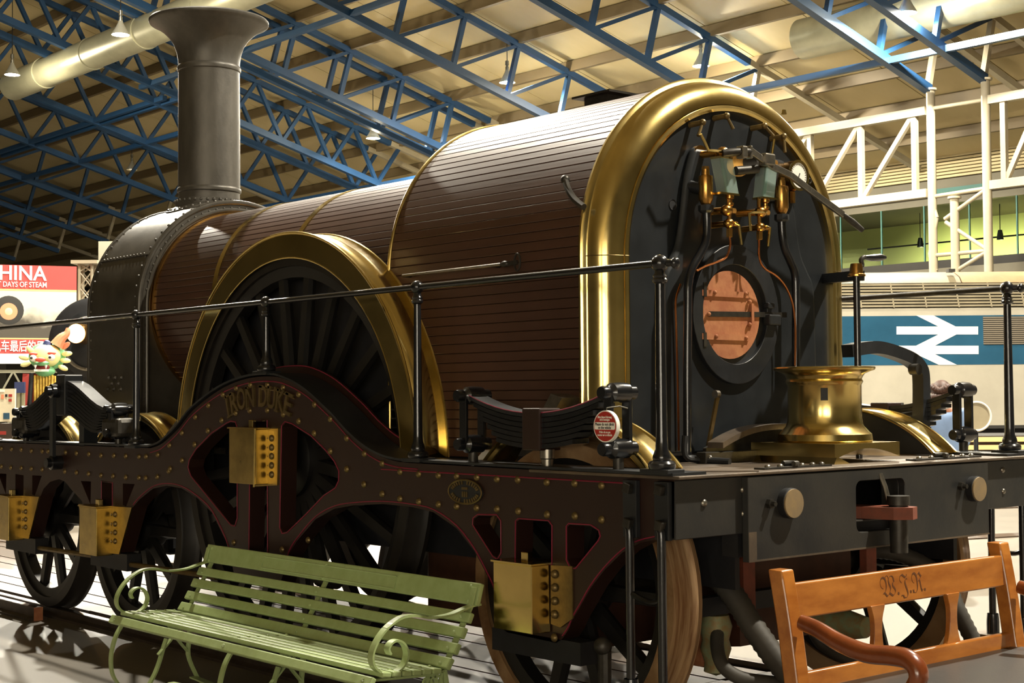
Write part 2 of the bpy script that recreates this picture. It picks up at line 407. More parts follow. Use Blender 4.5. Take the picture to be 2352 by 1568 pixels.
# ventilation duct
q0, q1 = Wd(30, 198, 49), None
yd, zd = q0.y, q0.z
dct = obj('ventilation_duct', MB().cyl((q0.x, yd, zd), (-16, yd, zd), .46, seg=28), 'duct', label='long round grey ventilation duct hung under the roof', category='duct')
for x in np.arange(q0.x + 2.5, -18, 3.4): obj('duct_band', MB().cyl((x, yd, zd), (x + .12, yd, zd), .485, seg=28), 'duct', dct)
q1 = Wd(2190, 60, 34)
obj('ventilation_duct', MB().cyl((-16, q1.y, q1.z + .5), (2, q1.y, q1.z + .5), .5, seg=28), 'duct', label='wide round duct above the white pillars', category='duct')
# white pillars, girder and bracing on the eaves line
def pillar(x, z1, r=.105, y=EAVE_Y, lab='white round steel pillar carrying a roof truss end', grp='white roof pillars'):
    p = empty('pillar', (x, y, FLOOR_Z), label=lab, category='pillar', group=grp)
    obj('shaft', MB().cyl((0, 0, 0), (0, 0, z1 - FLOOR_Z), r, seg=20), 'truss_white', p)
    obj('cap', MB().cyl((0, 0, z1 - FLOOR_Z - .06), (0, 0, z1 - FLOOR_Z - .01), r * 1.5, seg=20), 'truss_white', p)
    obj('base_plate', MB().box2((-.25, -.25, 0), (.25, .25, .04)), 'truss_white', p, smooth=0)
for x in (-13.2, -11.72, -18.85, -24.3, -29.8, -30.6, -35.3, -7.7): pillar(x, EAVE_Z + .02)
xs_ = W(2193, 500, y=EAVE_Y).x
pillar(xs_, W(2193, 450, y=EAVE_Y).z, lab='shorter white steel pillar braced between the two tall ones', grp='short white pillar')
g = empty('eaves_girder', (0, EAVE_Y, 0), label='white lattice girder bolted between the tall white pillars', category='girder')
def member(a, b, w=.12, name='member'): 
    A, B = W(*a, y=EAVE_Y), W(*b, y=EAVE_Y); off = Vector((0, EAVE_Y, 0)); obj(name, MB().tube([A - off, B - off], w / 2, 12), 'truss_white', g)
zt1, zb1 = W(2110, 258, y=EAVE_Y).z, W(2110, 446, y=EAVE_Y).z
for xa, xb in ((-18.74, -13.31), (-11.61, -7.81)):
    obj('chord', MB().bar((xa, 0, zt1), (xb, 0, zt1), .2, .2), 'truss_white', g, smooth=0); obj('chord', MB().bar((xa, 0, zb1), (xb, 0, zb1), .2, .2), 'truss_white', g, smooth=0)
    nb = 3
    for k in range(nb + 1):
        x = xa + .35 + (xb - xa - .7) * k / nb
        obj('post', MB().bar((x, 0, zb1), (x, 0, zt1), .13, .13, (0, 1, 0)), 'truss_white', g, smooth=0)
        if k < nb:
            x2 = xa + .35 + (xb - xa - .7) * (k + 1) / nb
            obj('diagonal', MB().bar((x, 0, zb1), (x2, 0, zt1), .11, .11), 'truss_white', g, smooth=0)
for a, b in (((2135, 250), (2270, 228)), ((2140, 452), (2268, 432)), ((2170, 503), (2266, 434)), ((2172, 510), (2266, 572)), ((2140, 587), (2266, 576)), ((2196, 622), (2264, 580)), ((2138, 455), (2152, 500)), ((2152, 500), (2136, 585)), ((2136, 585), (2150, 622))):
    member(a, b, .1, 'brace')
# ------------------------------------------------------------------ pendant lamps
def lamp(p, lit=True, power=LAMP_W, up=.16, lab=None, off=''):
    p = Vector(p)
    t = empty('pendant_lamp' + ('_offscreen' if off else ''), p, label='lit bell shaped pendant lamp hanging from the roof trusses' if lit else 'unlit bell shaped pendant lamp hanging among the far trusses', category='lamp', group='lit hall lamps' if lit else 'dim hall lamps')
    if lab: t['label'] = lab
    obj('shade', MB().lathe([(.05, .36), (.07, .30), (.09, .26), (.14, .16), (.20, .06), (.225, 0), (.215, 0), (.19, .055), (.13, .15), (.08, .25)], seg=24), 'lamp_shade', t)
    obj('neck', MB().lathe([(0, .62), (.05, .62), (.055, .5), (.035, .49), (.035, .46), (.05, .45), (.05, .36), (0, .36)], seg=14), 'lamp_metal', t)
    obj('glow' + off, MB().lathe([(0, .03), (.12, .035), (.2, .05)], seg=24), 'lamp_glow' if lit else 'lamp_dim', t)
    ztop = zroof(p.y) - .02 - p.z
    obj('cable', MB().cyl((0, 0, .55), (0, 0, max(.7, ztop)), .012, seg=6), 'black_dull', t)
    if lit:
        l = bpy.data.lights.new('lamp_light', 'AREA'); l.shape = 'DISK'; l.size = .4; l.energy = power; l.color = (1, .93, .78)
        link('lamp_light' + off, l, t, (0, 0, -.01))
        l = bpy.data.lights.new('lamp_bulb', 'POINT'); l.energy = power * up; l.color = (1, .88, .62); l.shadow_soft_size = .12
        link('lamp_bulb' + off, l, t, (0, 0, -.1))
    return t
for u, v, w, up_, lab in ((277, 80, 39, .16, 'lit pendant lamp hanging in front of the round grey duct'), (28, 172, 33, .16, 'lit pendant lamp hanging above the open end of the grey duct'),
                     (857, 318, 31, .16, 'lit pendant lamp over the boiler barrel beside the close pair of trusses'), (1165, 190, 35, .16, 'lit pendant lamp over the firebox boarding'),
                     (1610, 152, 37, .16, 'lit pendant lamp just above the brass firebox arch'), (2083, 30, 45, .16, 'lit pendant lamp above the white lattice girder')):
    lamp(Wd(u, v, .43 * FOC / w), up=up_, lab=lab)
for u, v, w in ((735, 162, 30), (345, 222, 25), (303, 390, 25), (163, 423, 20), (38, 456, 20)):
    lamp(Wd(u, v, .43 * FOC / w), False)
# the same lamps carry on over the locomotive and over the visitor's head
for i, (x, y) in enumerate(((-13, 8), (-8, 2), (1, 11), (8, 5), (-20, 4))):
    lamp((x, y, zlow(y) - 1.2), lab='lit pendant lamp of the same row hanging over the visitors and the locomotive', off='_%d_offscreen' % (i + 1))
# tall glazed end of the hall behind the visitor (mirrored as bright bands in the brass and on the diesel's flank)
for i, (xa, ya, xb, yb) in enumerate(((31.9, -40, 31.98, -34), (31.9, -32, 31.98, -27), (31.9, -24, 31.98, -21), (22, -45.98, 27, -45.9))):
    obj('window_%d_offscreen' % (i + 1), MB().box2((xa, ya, .3), (xb, yb, 7.4)), 'day_glass', smooth=0, **ST)
# =================================================================== THE LOCOMOTIVE
loco = empty('steam_locomotive', (0, 0, 0), label='brown boarded vintage steam locomotive with brass firebox arch and tall flared chimney', category='locomotive')
YF = -1.31                       # outer face of the near frame
FPZ = 1.262                      # footplate level
def F(u, v, y=YF):
    p = W(u, v, y=y); return (p.x, p.z)
def sm2(pts, n=5): return [(p.x, p.y) for p in smoothpath([(a, b, 0) for a, b in pts], n)]
AX = (-3.40, -1.92, 0.03, 2.43)
# ---- frame outline
hump = sm2([F(*p) for p in ((345, 1029), (368, 1021), (390, 1003), (411, 982), (445, 940), (506, 894), (564, 870), (617, 864), (656, 871), (705, 898), (763, 951), (801, 993), (839, 1027), (877, 1049), (916, 1060), (960, 1064))], 4)
hump = [(x, max(z, 1.255)) for x, z in hump]
top = [(-4.45, 1.255)] + hump + [(3.30, 1.255)]
bot_px = [(1548, 1236), (1507, 1238), (1468, 1247), (1430, 1268), (1388, 1309), (1356, 1351), (1334, 1390), (1316, 1421), (1305, 1446), (1292, 1466), (1278, 1476),
          (1165, 1452), (1150, 1440), (1140, 1390), (1135, 1356), (1118, 1319), (1090, 1266), (1049, 1213), (996, 1176), (947, 1164), (880, 1157), (812, 1160), (768, 1168), (725, 1192), (682, 1242), (664, 1272), (650, 1320), (642, 1345),
          (538, 1320), (530, 1280), (519, 1242), (487, 1177), (454, 1144), (417, 1121), (383, 1115), (351, 1122), (319, 1148), (306, 1164), (277, 1269)]
bot = [F(*p) for p in bot_px]
h2 = [F(277, 1269), F(306, 1164)]
mir = lambda p, c: (2 * c - p[0], p[1])
bot += [mir(h2[0], AX[1]), mir(h2[1], AX[1]), F(165, 1125), F(150, 1106), F(135.5, 1100), F(115, 1106), F(100, 1122)]
h1r = [(h2[1][0] - AX[1] + AX[0], h2[1][1]), (h2[0][0] - AX[1] + AX[0], h2[0][1])]
bot += [h1r[0], h1r[1], mir(h1r[1], AX[0]), mir(h1r[0], AX[0]), (-4.0, 1.0), (-4.45, 1.0)]
outline = top + bot
Z8 = lambda a, b: F(400 + a / 4.611, 960 + b / 4.611)
Z3 = lambda a, b: F(1080 + a / 3.087, 1060 + b / 3.087)
Z2 = lambda a, b: F(a / 3.136, 960 + b / 3.136)
holes = [
    [Z8(*p) for p in ((560, 60), (600, 42), (645, 50), (665, 110), (665, 1050), (640, 1130), (600, 1120), (400, 870), (185, 610), (155, 520), (170, 440), (240, 330), (400, 170))],
    [Z8(*p) for p in ((810, 35), (985, 35), (990, 1450), (795, 1450))],
    [Z8(*p) for p in ((1145, 90), (1180, 48), (1250, 70), (1450, 200), (1600, 350), (1690, 460), (1738, 560), (1735, 660), (1700, 735), (1580, 810), (1400, 1000), (1200, 1200), (1150, 1210), (1125, 1150))],
    [Z3(*p) for p in ((28, 405), (60, 382), (185, 386), (212, 425), (214, 640), (190, 680), (160, 660), (25, 450))],
    [Z3(*p) for p in ((330, 425), (350, 410), (550, 424), (574, 455), (574, 720), (325, 690))],
    [Z3(*p) for p in ((690, 465), (705, 447), (850, 457), (905, 490), (915, 530), (900, 560), (750, 745), (715, 742), (690, 690))],
]
for c, k in ((0, 0), (AX[0] - AX[1], 1)):
    for hole in (((735, 458), (808, 470), (808, 640), (735, 632)), ((885, 470), (970, 475), (908, 635), (885, 625)), ((582, 452), (655, 456), (652, 622))):
        holes.append([(x + c, z) for x, z in (Z2(*p) for p in hole)])
frame = obj('side_frame', MB().plate(outline, holes, YF, YF + .1), 'frame_paint', loco, smooth=30)
frame['label'] = 'maroon riveted outside frame with red lining'
fr2 = obj('side_frame', MB().plate(outline, holes, -YF - .1, -YF), 'frame_paint', loco, smooth=30)
# red lining along openings and arches
YL = YF - .001
def lining(pts, closed=True, r=.0032):
    P = [Vector((x, YL, z)) for x, z in pts]
    obj('lining', MB().tube(P, r, 5, closed=closed), 'red_line', frame)
def grow(h, d):
    cx = sum(p[0] for p in h) / len(h); cz = sum(p[1] for p in h) / len(h); out = []
    for x, z in h:
        l = math.hypot(x - cx, z - cz); out.append((x + (x - cx) / l * d, z + (z - cz) / l * d))
    return out
for i, h in enumerate(holes):
    if i < 7: lining(grow(h, .008))
up = lambda pts, d: [(x, z + d) for x, z in pts]
lining(sm2(up([F(*p) for p in bot_px[1:10]], .012), 3), False)
lining(sm2(up([F(*p) for p in bot_px[13:27]], .014), 3), False)
lining(sm2(up([F(*p) for p in bot_px[29:38]], .014), 3), False)
lining([(x, z - .028) for x, z in hump], False); lining([(1.25, 1.222), (3.02, 1.222)], False)
# rivets of the frame
dome = MB().lathe([(0, -.013), (.008, -.012), (.015, -.008), (.019, 0)], axis='y', seg=10).mesh('rivet', 'brass_old')
rv = []
rv += [(1000 + a / 3.564, 860 + b / 3.564) for a, b in zip((25, 175, 340, 505, 675, 912, 1140, 1360), (825, 830, 840, 855, 860, 880, 888, 908))]
rv += [(1000 + a / 3.564, 860 + b / 3.564) for a, b in zip((25, 175, 337, 505, 678, 915, 1142, 1360), (1062, 1078, 1090, 1100, 1117, 1145, 1157, 1187))]
rv += [(919, 1083), (962, 1088), (878, 1064), (836, 1112), (878, 1134), (919, 1145), (962, 1152)]
rv += [(380 + a / 2.613, 500 + b / 2.613) for a, b in ((180, 1195), (258, 1125), (345, 1060), (425, 1022), (510, 1003), (612, 1003), (707, 1018), (800, 1060), (895, 1120), (990, 1207), (1088, 1322), (1195, 1415),
       (175, 1360), (255, 1278), (338, 1215), (422, 1172), (507, 1157), (612, 1155), (707, 1178), (800, 1220), (893, 1293), (990, 1400), (1088, 1508), (25, 1365), (100, 1290), (100, 1455), (20, 1520))]
rv += [(a / 5.6, 960 + b / 5.6) for a, b in zip((20, 150, 275, 405, 545, 620, 845, 985, 1145, 1300, 1465, 1620, 1790, 1880, 2030), (388, 396, 402, 420, 425, 425, 440, 450, 462, 480, 482, 487, 495, 492, 470))]
rv += [(a / 5.6, 960 + b / 5.6) for a, b in zip((20, 140, 275, 405, 545, 835, 985, 1140, 1300, 1455, 1620, 1790, 1875, 2025, 2190), (620, 635, 640, 650, 660, 685, 700, 715, 735, 745, 760, 765, 770, 755, 650))]
rv += [(537, 1246), (648, 1262), (708, 1240)]
for p in rv:
    x, z = F(*p); link('rivet', dome, frame, (x, YF, z))
for x in (-4.35, -4.2, -4.05, -3.9):
    link('rivet', dome, frame, (x, YF, 1.2)); link('rivet', dome, frame, (x, YF, 1.06))
# name over the driving wheel
cN = Vector((0.03, YF, 0)); pts = [F(*p) for p in ((520, 938), (606, 912), (672, 935))]
(ax_, az_), (bx_, bz_), (cx_, cz_) = pts
dd = 2 * (ax_ * (bz_ - cz_) + bx_ * (cz_ - az_) + cx_ * (az_ - bz_))
ux = ((ax_**2 + az_**2) * (bz_ - cz_) + (bx_**2 + bz_**2) * (cz_ - az_) + (cx_**2 + cz_**2) * (az_ - bz_)) / dd
uz = ((ax_**2 + az_**2) * (cx_ - bx_) + (bx_**2 + bz_**2) * (ax_ - cx_) + (cx_**2 + cz_**2) * (bx_ - ax_)) / dd
rN = math.hypot(ax_ - ux, az_ - uz); a0 = math.atan2(az_ - uz, ax_ - ux); a1 = math.atan2(cz_ - uz, cx_ - ux)
word = 'IRON DUKE'; wts = [.75, 1.1, 1.25, 1.25, .55, 1.2, 1.15, 1.15, 1.0]; tot = sum(wts); acc = 0
namep = MB()
for ch, w_ in zip(word, wts):
    a = a0 + (a1 - a0) * (acc + w_ / 2) / tot; acc += w_
    if ch == ' ': continue
    M = Matrix.Translation((ux + rN * math.cos(a), YF - .006, uz + rN * math.sin(a))) @ Matrix.Rotation(a - PI / 2, 4, Vector((0, -1, 0))) @ Matrix.Rotation(PI / 2, 4, 'X')
    wid = {'I': .022}.get(ch, .075) * w_
    m = MB().text(ch, .175, M, .006, .003, width=wid)
    for s in (-1, 1):          # serifs
        if ch in 'IRNDKEU' and not (ch in 'DEU' and s == -1):
            q = M @ Vector((-wid * .32 if ch != 'I' else 0, s * .06, 0)); m.box(q, (.04, .012, .012), Matrix.Rotation(a - PI / 2, 3, Vector((0, -1, 0))))
    o = obj('name_letter', m, 'brass_old', frame, smooth=0)
nr = sm2([F(*p) for p in ((600, 893), (640, 898), (679, 916))], 4)
obj('name_letter_edge', MB().tube([(x, YF - .006, z) for x, z in nr], .005, 6), 'brass_old', frame)
# oval maker's plate
ox, oz = F(1071, 1129); orx = abs(F(1111, 1131)[0] - F(1032, 1127)[0]) / 2; orz = abs(F(1071, 1101)[1] - F(1071, 1158)[1]) / 2
ell = lambda k, n=40: [(ox + orx * k * math.cos(2*PI*i/n), oz + orz * k * math.sin(2*PI*i/n)) for i in range(n)]
pl = obj('maker_plate', MB().plate(ell(1), [], YF - .008, YF), 'black_dull', frame)
obj('plate_rim', MB().tube([(x, YF - .009, z) for x, z in ell(.96)], .005, 6, closed=True), 'brass_old', pl)
rb = MB()
for k in range(30):
    a = 2*PI*(k + .5)/30
    if k in (14, 29, 0, 15, 7, 21): continue
    M = Matrix.Rotation(a, 3, Vector((0, -1, 0)))
    rb.box((ox + orx*.76*math.cos(a), YF - .009, oz + orz*.76*math.sin(a)), (.02, .006, .0095), M)
rb.box((ox, YF - .009, oz + .016), (.045, .006, .012)); 
for k in (-1, 0, 1): rb.box((ox + k * .015, YF - .009, oz - .012), (.01, .006, .026))
obj('plate_relief', rb, 'brass_old', pl, smooth=0)
# ---- footplate and valance following the hump
path = [(-4.45, FPZ)] + [(x, z + .008) for x, z in hump] + [(3.31, FPZ)]
fp = obj('running_board', MB().strip([(x, YF - .02, z) for x, z in path], (0, .20, 0), (0, 0, .012)), 'black_paint', loco, smooth=40)
obj('running_board', MB().strip([(x, -YF - .18, z) for x, z in path], (0, .20, 0), (0, 0, .012)), 'black_paint', loco, smooth=40)
ins = [(x, z + .055) for x, z in hump if -1.15 < x < 1.2]
obj('inner_valance', MB().strip([(x, YF + .19, z - .1) for x, z in ins], (0, .012, 0), (0, 0, .11)), 'frame_paint', loco, smooth=40)
obj('valance_lining', MB().tube([(x, YF + .187, z + .006) for x, z in ins], .0035, 5), 'red_line', loco)
for xa, xb in ((-4.45, -1.30), (1.33, 2.45)):
    for s in (-1, 1): obj('footplate', MB().box2((xa, s * 1.13, FPZ - .012), (xb, s * .8, FPZ + .004)), 'footplate', loco, smooth=0)
obj('rear_footplate', MB().box2((2.42, -1.33, FPZ - .014), (3.345, 1.33, FPZ)), 'footplate', loco, smooth=0, bevel=.004)
wr = sm2([(3.06, -1.12), (3.2, -1.0), (3.345, -.84)], 5)
obj('worn_patch', MB().plate([(2.5, -.84), (2.5, -1.12)] + wr, [], FPZ, FPZ + .006, 'z'), 'footplate', loco, smooth=0)
# inner mass between the frames (ash pan, inside frames, cylinders) so that daylight does not pass through
for s in (-1, 1):
    obj('inside_frame', MB().box2((-4.2, s * .82 - .015, .75), (3.2, s * .82 + .015, 1.22)), 'black_dull', loco, smooth=0)
obj('ash_pan', MB().box2((.95, -.80, .38), (2.30, .80, 1.3)), 'ash_brown', loco, smooth=0, bevel=.02)
obj('ash_pan_skirt', MB().prism([(2.3, .35), (2.86, .42), (2.86, .86), (2.3, .95)], 'y', -.42, .42), 'ash_brown', loco, smooth=0)
obj('cylinder_block', MB().box2((-3.3, -.62, .45), (-2.4, .62, 1.3)), 'black_dull', loco, smooth=0, bevel=.05)
obj('motion_plate', MB().box2((-1.2, -.82, .8), (-1.16, .82, 1.35)), 'black_dull', loco, smooth=0)
for y in (-.3, .3): obj('connecting_rod', MB().bar((-2.4, y, .9), (-.1, y, 1.15), .06, .12), 'iron_dark', loco, smooth=0)
# ---- wheels
def wheel(x, s, R, zc, nsp, hubr, tyre, painted='wheel_paint'):
    y0 = s * .97                       # inner face (flange side)
    out = s * 1.11
    ym = (y0 + out) / 2
    tp = [(R + .028, y0), (R + .03, y0 + s * .025), (R + .004, y0 + s * .045), (R, out - s * .012), (R - .006, out), (R - .075, out), (R - .078, y0)]
    o = obj('wheel_tyre', MB().lathe(tp, (x, 0, zc), 'y', 72, closed=True), tyre, loco, smooth=50)
    obj('rim', MB().lathe([(R - .076, y0 + s * .02), (R - .076, out - s * .02), (R - .14, out - s * .03), (R - .14, y0 + s * .03)], (x, 0, zc), 'y', 60, closed=True), painted, o, smooth=50)
    obj('hub', MB().lathe([(0, y0 - s * .05), (hubr * .8, y0 - s * .05), (hubr, y0), (hubr, out - s * .01), (hubr * .8, out + s * .015), (0, out + s * .02)], (x, 0, zc), 'y', 28), painted, o, smooth=40)
    sp = MB(); r0, r1 = hubr * .9, R - .135
    P = []
    for rr, hw, ht in ((r0, .042, .03), (r1, .034, .026)):
        P += [(-hw * .8, ym - ht, rr), (hw * .8, ym - ht, rr), (hw, ym, rr), (hw * .8, ym + ht, rr), (-hw * .8, ym + ht, rr), (-hw, ym, rr)]
    sp.add(P, [tuple(range(6)), tuple(range(6, 12))[::-1]] + [(k, (k+1) % 6, 6 + (k+1) % 6, 6 + k) for k in range(6)])
    me = sp.mesh('spoke', painted, 30)
    for k in range(nsp): link('spoke', me, o, (x, 0, zc), (0, 2*PI*(k + .5)/nsp, 0))
    return o
for s in (-1, 1):
    wheel(AX[0], s, .675, .705, 10, .15, 'tyre_dark'); wheel(AX[1], s, .675, .705, 10, .15, 'tyre_dark')
    wheel(AX[2], s, 1.20, 1.23, 24, .22, 'tyre_dark'); wheel(AX[3], s, .675, .705, 10, .15, 'tyre_rust')
for x, R in zip(AX, (.705, .705, 1.23, .705)):
    obj('axle', MB().cyl((x, -1.3, R), (x, 1.3, R), .085, seg=20), 'iron_dark', loco)
# ---- brass axle box covers
def pts_y(px, y): return [W(*p, y=y) for p in px]
bolt = MB().lathe([(0, -.016), (.009, -.014), (.017, -.008), (.02, 0)], axis='y', seg=10).mesh('bolt', 'brass_old')
def axlebox(x, z0, z1, w, d, mtl, lid=True, plate=None, studs=(), name='axle_box_cover'):
    o = obj(name, MB().box2((x - w/2, YF - d, z0), (x + w/2, YF - .004, z1)), mtl, loco, smooth=0, bevel=.004)
    obj('lid', MB().box2((x - w/2 - .008, YF - d - .008, z1), (x + w/2 + .008, YF - .004, z1 + .008)), mtl, o, smooth=0)
    obj('oil_plug', MB().box2((x + .0, YF - d * .55, z1 + .006), (x + .045, YF - d * .25, z1 + .05)), 'brass', o, smooth=0, bevel=.004)
    if plate: obj('horn_plate', MB().plate(plate, [], YF - .012, YF - .001), 'brass_dull', o, smooth=0)
    for sx, sz in studs: link('bolt', bolt, o, (sx, YF - .012, sz))
    return o
# trailing
DT_ = .115; zT0, zT1 = W(1221, 1463, y=YF-DT_).z, W(1221, 1300, y=YF-DT_).z
xr = W(1221, 1380, y=YF - DT_).x; xl = W(1133, 1370, y=YF - DT_).x
ab = axlebox((xl + xr) / 2, zT0 + .01, zT1, xr - xl, DT_, 'brass', studs=[(F(1080 + 612 / 3.087, 1060 + b / 3.087)) for b in (795, 890, 985, 1080, 1245)])
pl2 = [F(1268, 1297), F(1317, 1300), F(1318, 1420), F(1290, 1440), F(1268, 1432)]
obj('horn_plate', MB().plate(pl2, [], YF - .008, YF - .001), 'brass_old', ab, smooth=0)
# driving
xr = W(641, 1050, y=YF).x; xl = W(526, 1050, y=YF - .09).x
st = [F(400 + a / 4.611, 960 + b / 4.611) for a in (992, 1052) for b in (212, 310, 402, 500, 597)]
db = axlebox((xl + W(587, 1050, y=YF - .09).x) / 2, W(570, 1116, y=YF - .09).z + .01, W(570, 985, y=YF - .09).z, W(587, 1050, y=YF - .09).x - xl, .09, 'brass_dull', studs=st)
obj('horn_plate', MB().plate([F(590, 984), F(643, 984), F(641, 1114), F(590, 1117)], [], YF - .012, YF - .001), 'brass_dull', db, smooth=0)
xe = W(587, 1050, y=YF - .09).x
obj('edge_bead', MB().cyl((xe - .01, YF - .095, W(585, 1118, y=YF - .09).z), (xe + .01, YF - .10, W(590, 984, y=YF - .09).z), .006, seg=8), 'brass', db)
# leading pair: box in front of a V shaped brass horn plate
for c in (0, AX[0] - AX[1]):
    vp = [(x + c, z) for x, z in (F(184, 1157), F(306, 1165), F(277, 1272), F(205, 1264))]
    st = [(x + c, z) for x, z in (Z2(a, b) for a in (808, 842) for b in (692, 760, 822, 885))]
    x0, x1 = W(182, 1200, y=YF - .12).x + c, W(221, 1200, y=YF - .12).x + c
    axlebox((x0 + x1) / 2, W(200, 1274, y=YF - .12).z, W(200, 1164, y=YF - .12).z, x1 - x0, .12, 'brass_dull', plate=vp, studs=st)
# brake / keep rods under the leading boxes
for c in (0, AX[0] - AX[1]):
    obj('keep_rod', MB().cyl((AX[1] + .1 + c, YF + .03, .50), (AX[1] + 1.42 + c, YF + .03, .52), .018, seg=8), 'brass_old', loco)
    obj('keep_block', MB().box2((AX[1] - .25 + c, YF, .46), (AX[1] + .3 + c, YF + .1, .57)), 'black_dull', loco, smooth=0)
obj('keep_block', MB().box2((AX[3] - .3, YF, .42), (AX[3] + .3, YF + .1, .52)), 'black_dull', loco, smooth=0)
obj('brake_hanger', MB().tube([(AX[3] + .42, YF + .03, .5), (AX[3] + .42, YF + .03, .15)], .03, 10), 'iron_dark', loco)
obj('brake_pivot', MB().sphere((AX[3] + .42, YF + .02, .52), .04), 'iron_dark', loco)
obj('cylinder_cock', MB().cyl((AX[2] + .62, YF + .02, .62), (AX[2] + .78, YF + .02, .62), .05, seg=16), 'iron_dark', loco)
# ---- springs
def spring(x0, x1, ztop_c, ztop_e, nleaf, t, yc, w, sag, name='leaf_spring', buckle=True, lined=True):
    """leaves between two pins; sag<0: middle lower"""
    root = empty(name, (0, 0, 0)); root.parent = loco
    xm = (x0 + x1) / 2; L = (x1 - x0) / 2
    for i in range(nleaf):
        l = L * (1 - .072 * i) if sag < 0 else L * (1 - .0 * i)
        if sag < 0:
            n = 14; pth = [(xm + l * (k / n * 2 - 1), yc - w/2, ztop_c - t * (i + 1) + (ztop_e - ztop_c) * ((k / n * 2 - 1) * l / L) ** 2) for k in range(n + 1)]
        else:
            l = L * (1 - .02 * i); n = 16
            pth = [(xm + l * (k / n * 2 - 1), yc - w/2, ztop_c - t * (i + 1) * (1 - .35 * abs(k / n * 2 - 1) ** 2) + (ztop_e - ztop_c) * (1 - math.cos(min(1, abs(k / n * 2 - 1)) * PI)) / 2) for k in range(n + 1)]
        obj('leaf', MB().strip(pth, (0, w, 0), (0, 0, t * .86)), 'black_gloss' if i else 'black_paint', root, smooth=30)
    return root
def hanger_pair(root, x, y0, y1, zt, zb, rod=True):
    for z in (zt, zb):
        obj('pin', MB().lathe([(0, y0), (.026, y0), (.03, y0 + .01), (.03, y0 + .035), (.024, y0 + .04), (.03, y0 + .05), (.042, y0 + .06), (.045, (y0 + y1) / 2), (.042, y1 - .05), (.03, y1 - .04), (.03, y1 - .005), (0, y1)], (x, 0, z), 'y', 20), 'black_gloss', root)
    for y in (y0 + .045, y1 - .045): obj('hanger', MB().bar((x, y, zt), (x, y, zb), .05, .018, (0, 1, 0)), 'black_gloss', root, smooth=0, bevel=.004)
    if rod: obj('hanger_rod', MB().cyl((x, (y0 + y1) / 2, zb), (x, (y0 + y1) / 2, FPZ - .02), .024, seg=12), 'iron_dark', root)
for s in (-1, 1):
    yc = s * (1.26 if s < 0 else 1.33); y0, y1 = yc - .10, yc + .10
    sp = spring(1.97, 2.89, 1.518, 1.60, 7, .0235, yc, .10, -1)
    hanger_pair(sp, 1.936, y0, y1, 1.593, 1.363); hanger_pair(sp, 2.926, y0, y1, 1.602, 1.363)
    obj('buckle', MB().box2((2.37, yc - .065, 1.345), (2.49, yc + .065, 1.535)), 'frame_paint', sp, smooth=0, bevel=.006)
    obj('buckle_pin', MB().lathe([(.0, 1.35), (.034, 1.35), (.034, 1.31), (.028, 1.305), (.028, FPZ - .02), (0, FPZ - .02)], (2.47, yc, 0), 'z', 16), 'steel', sp)
    if s == -1:
        obj('spring_lining', MB().tube([(2.43 + .46 * (k / 14 * 2 - 1), yc - .052, 1.518 - .004 + .082 * (k / 14 * 2 - 1) ** 2) for k in range(15)], .003, 5), 'red_line', sp)
    ls = spring(-3.37, -1.88, 1.725, 1.52, 9, .026, yc, .11, 1)
    hanger_pair(ls, -3.40, y0, y1, 1.495, 1.34, False); hanger_pair(ls, -1.852, y0, y1, 1.518, 1.36, False)
    for x in (-3.40, -1.852): obj('spring_box', MB().box2((x - .13, y0 + .03, 1.33), (x + .13, y1 - .03, 1.46)), 'iron_dark', ls, smooth=0, bevel=.03); obj('hanger_rod', MB().cyl((x, yc, 1.34), (x, yc, FPZ - .02), .02, seg=10), 'iron_dark', ls)
    obj('buckle', MB().box2((-2.70, yc - .07, 1.47), (-2.56, yc + .07, 1.76)), 'black_paint', ls, smooth=0, bevel=.008)
    obj('compensating_bar', MB().box2((-2.69, s * 1.37 - .012, 1.10), (-2.635, s * 1.37 + .012, 1.69)), 'black_paint', ls, smooth=0)
    for z in (1.645, 1.14): obj('compensating_pin', MB().lathe([(0, s * 1.29), (.05, s * 1.29), (.05, s * 1.385), (.035, s * 1.39), (.035, s * 1.42), (0, s * 1.42)], (-2.66, 0, z), 'y', 18), 'black_gloss', ls)
    obj('spring_post', MB().box2((-2.36, yc - .05, FPZ), (-2.28, yc + .05, 1.53)), 'black_paint', ls, smooth=0)
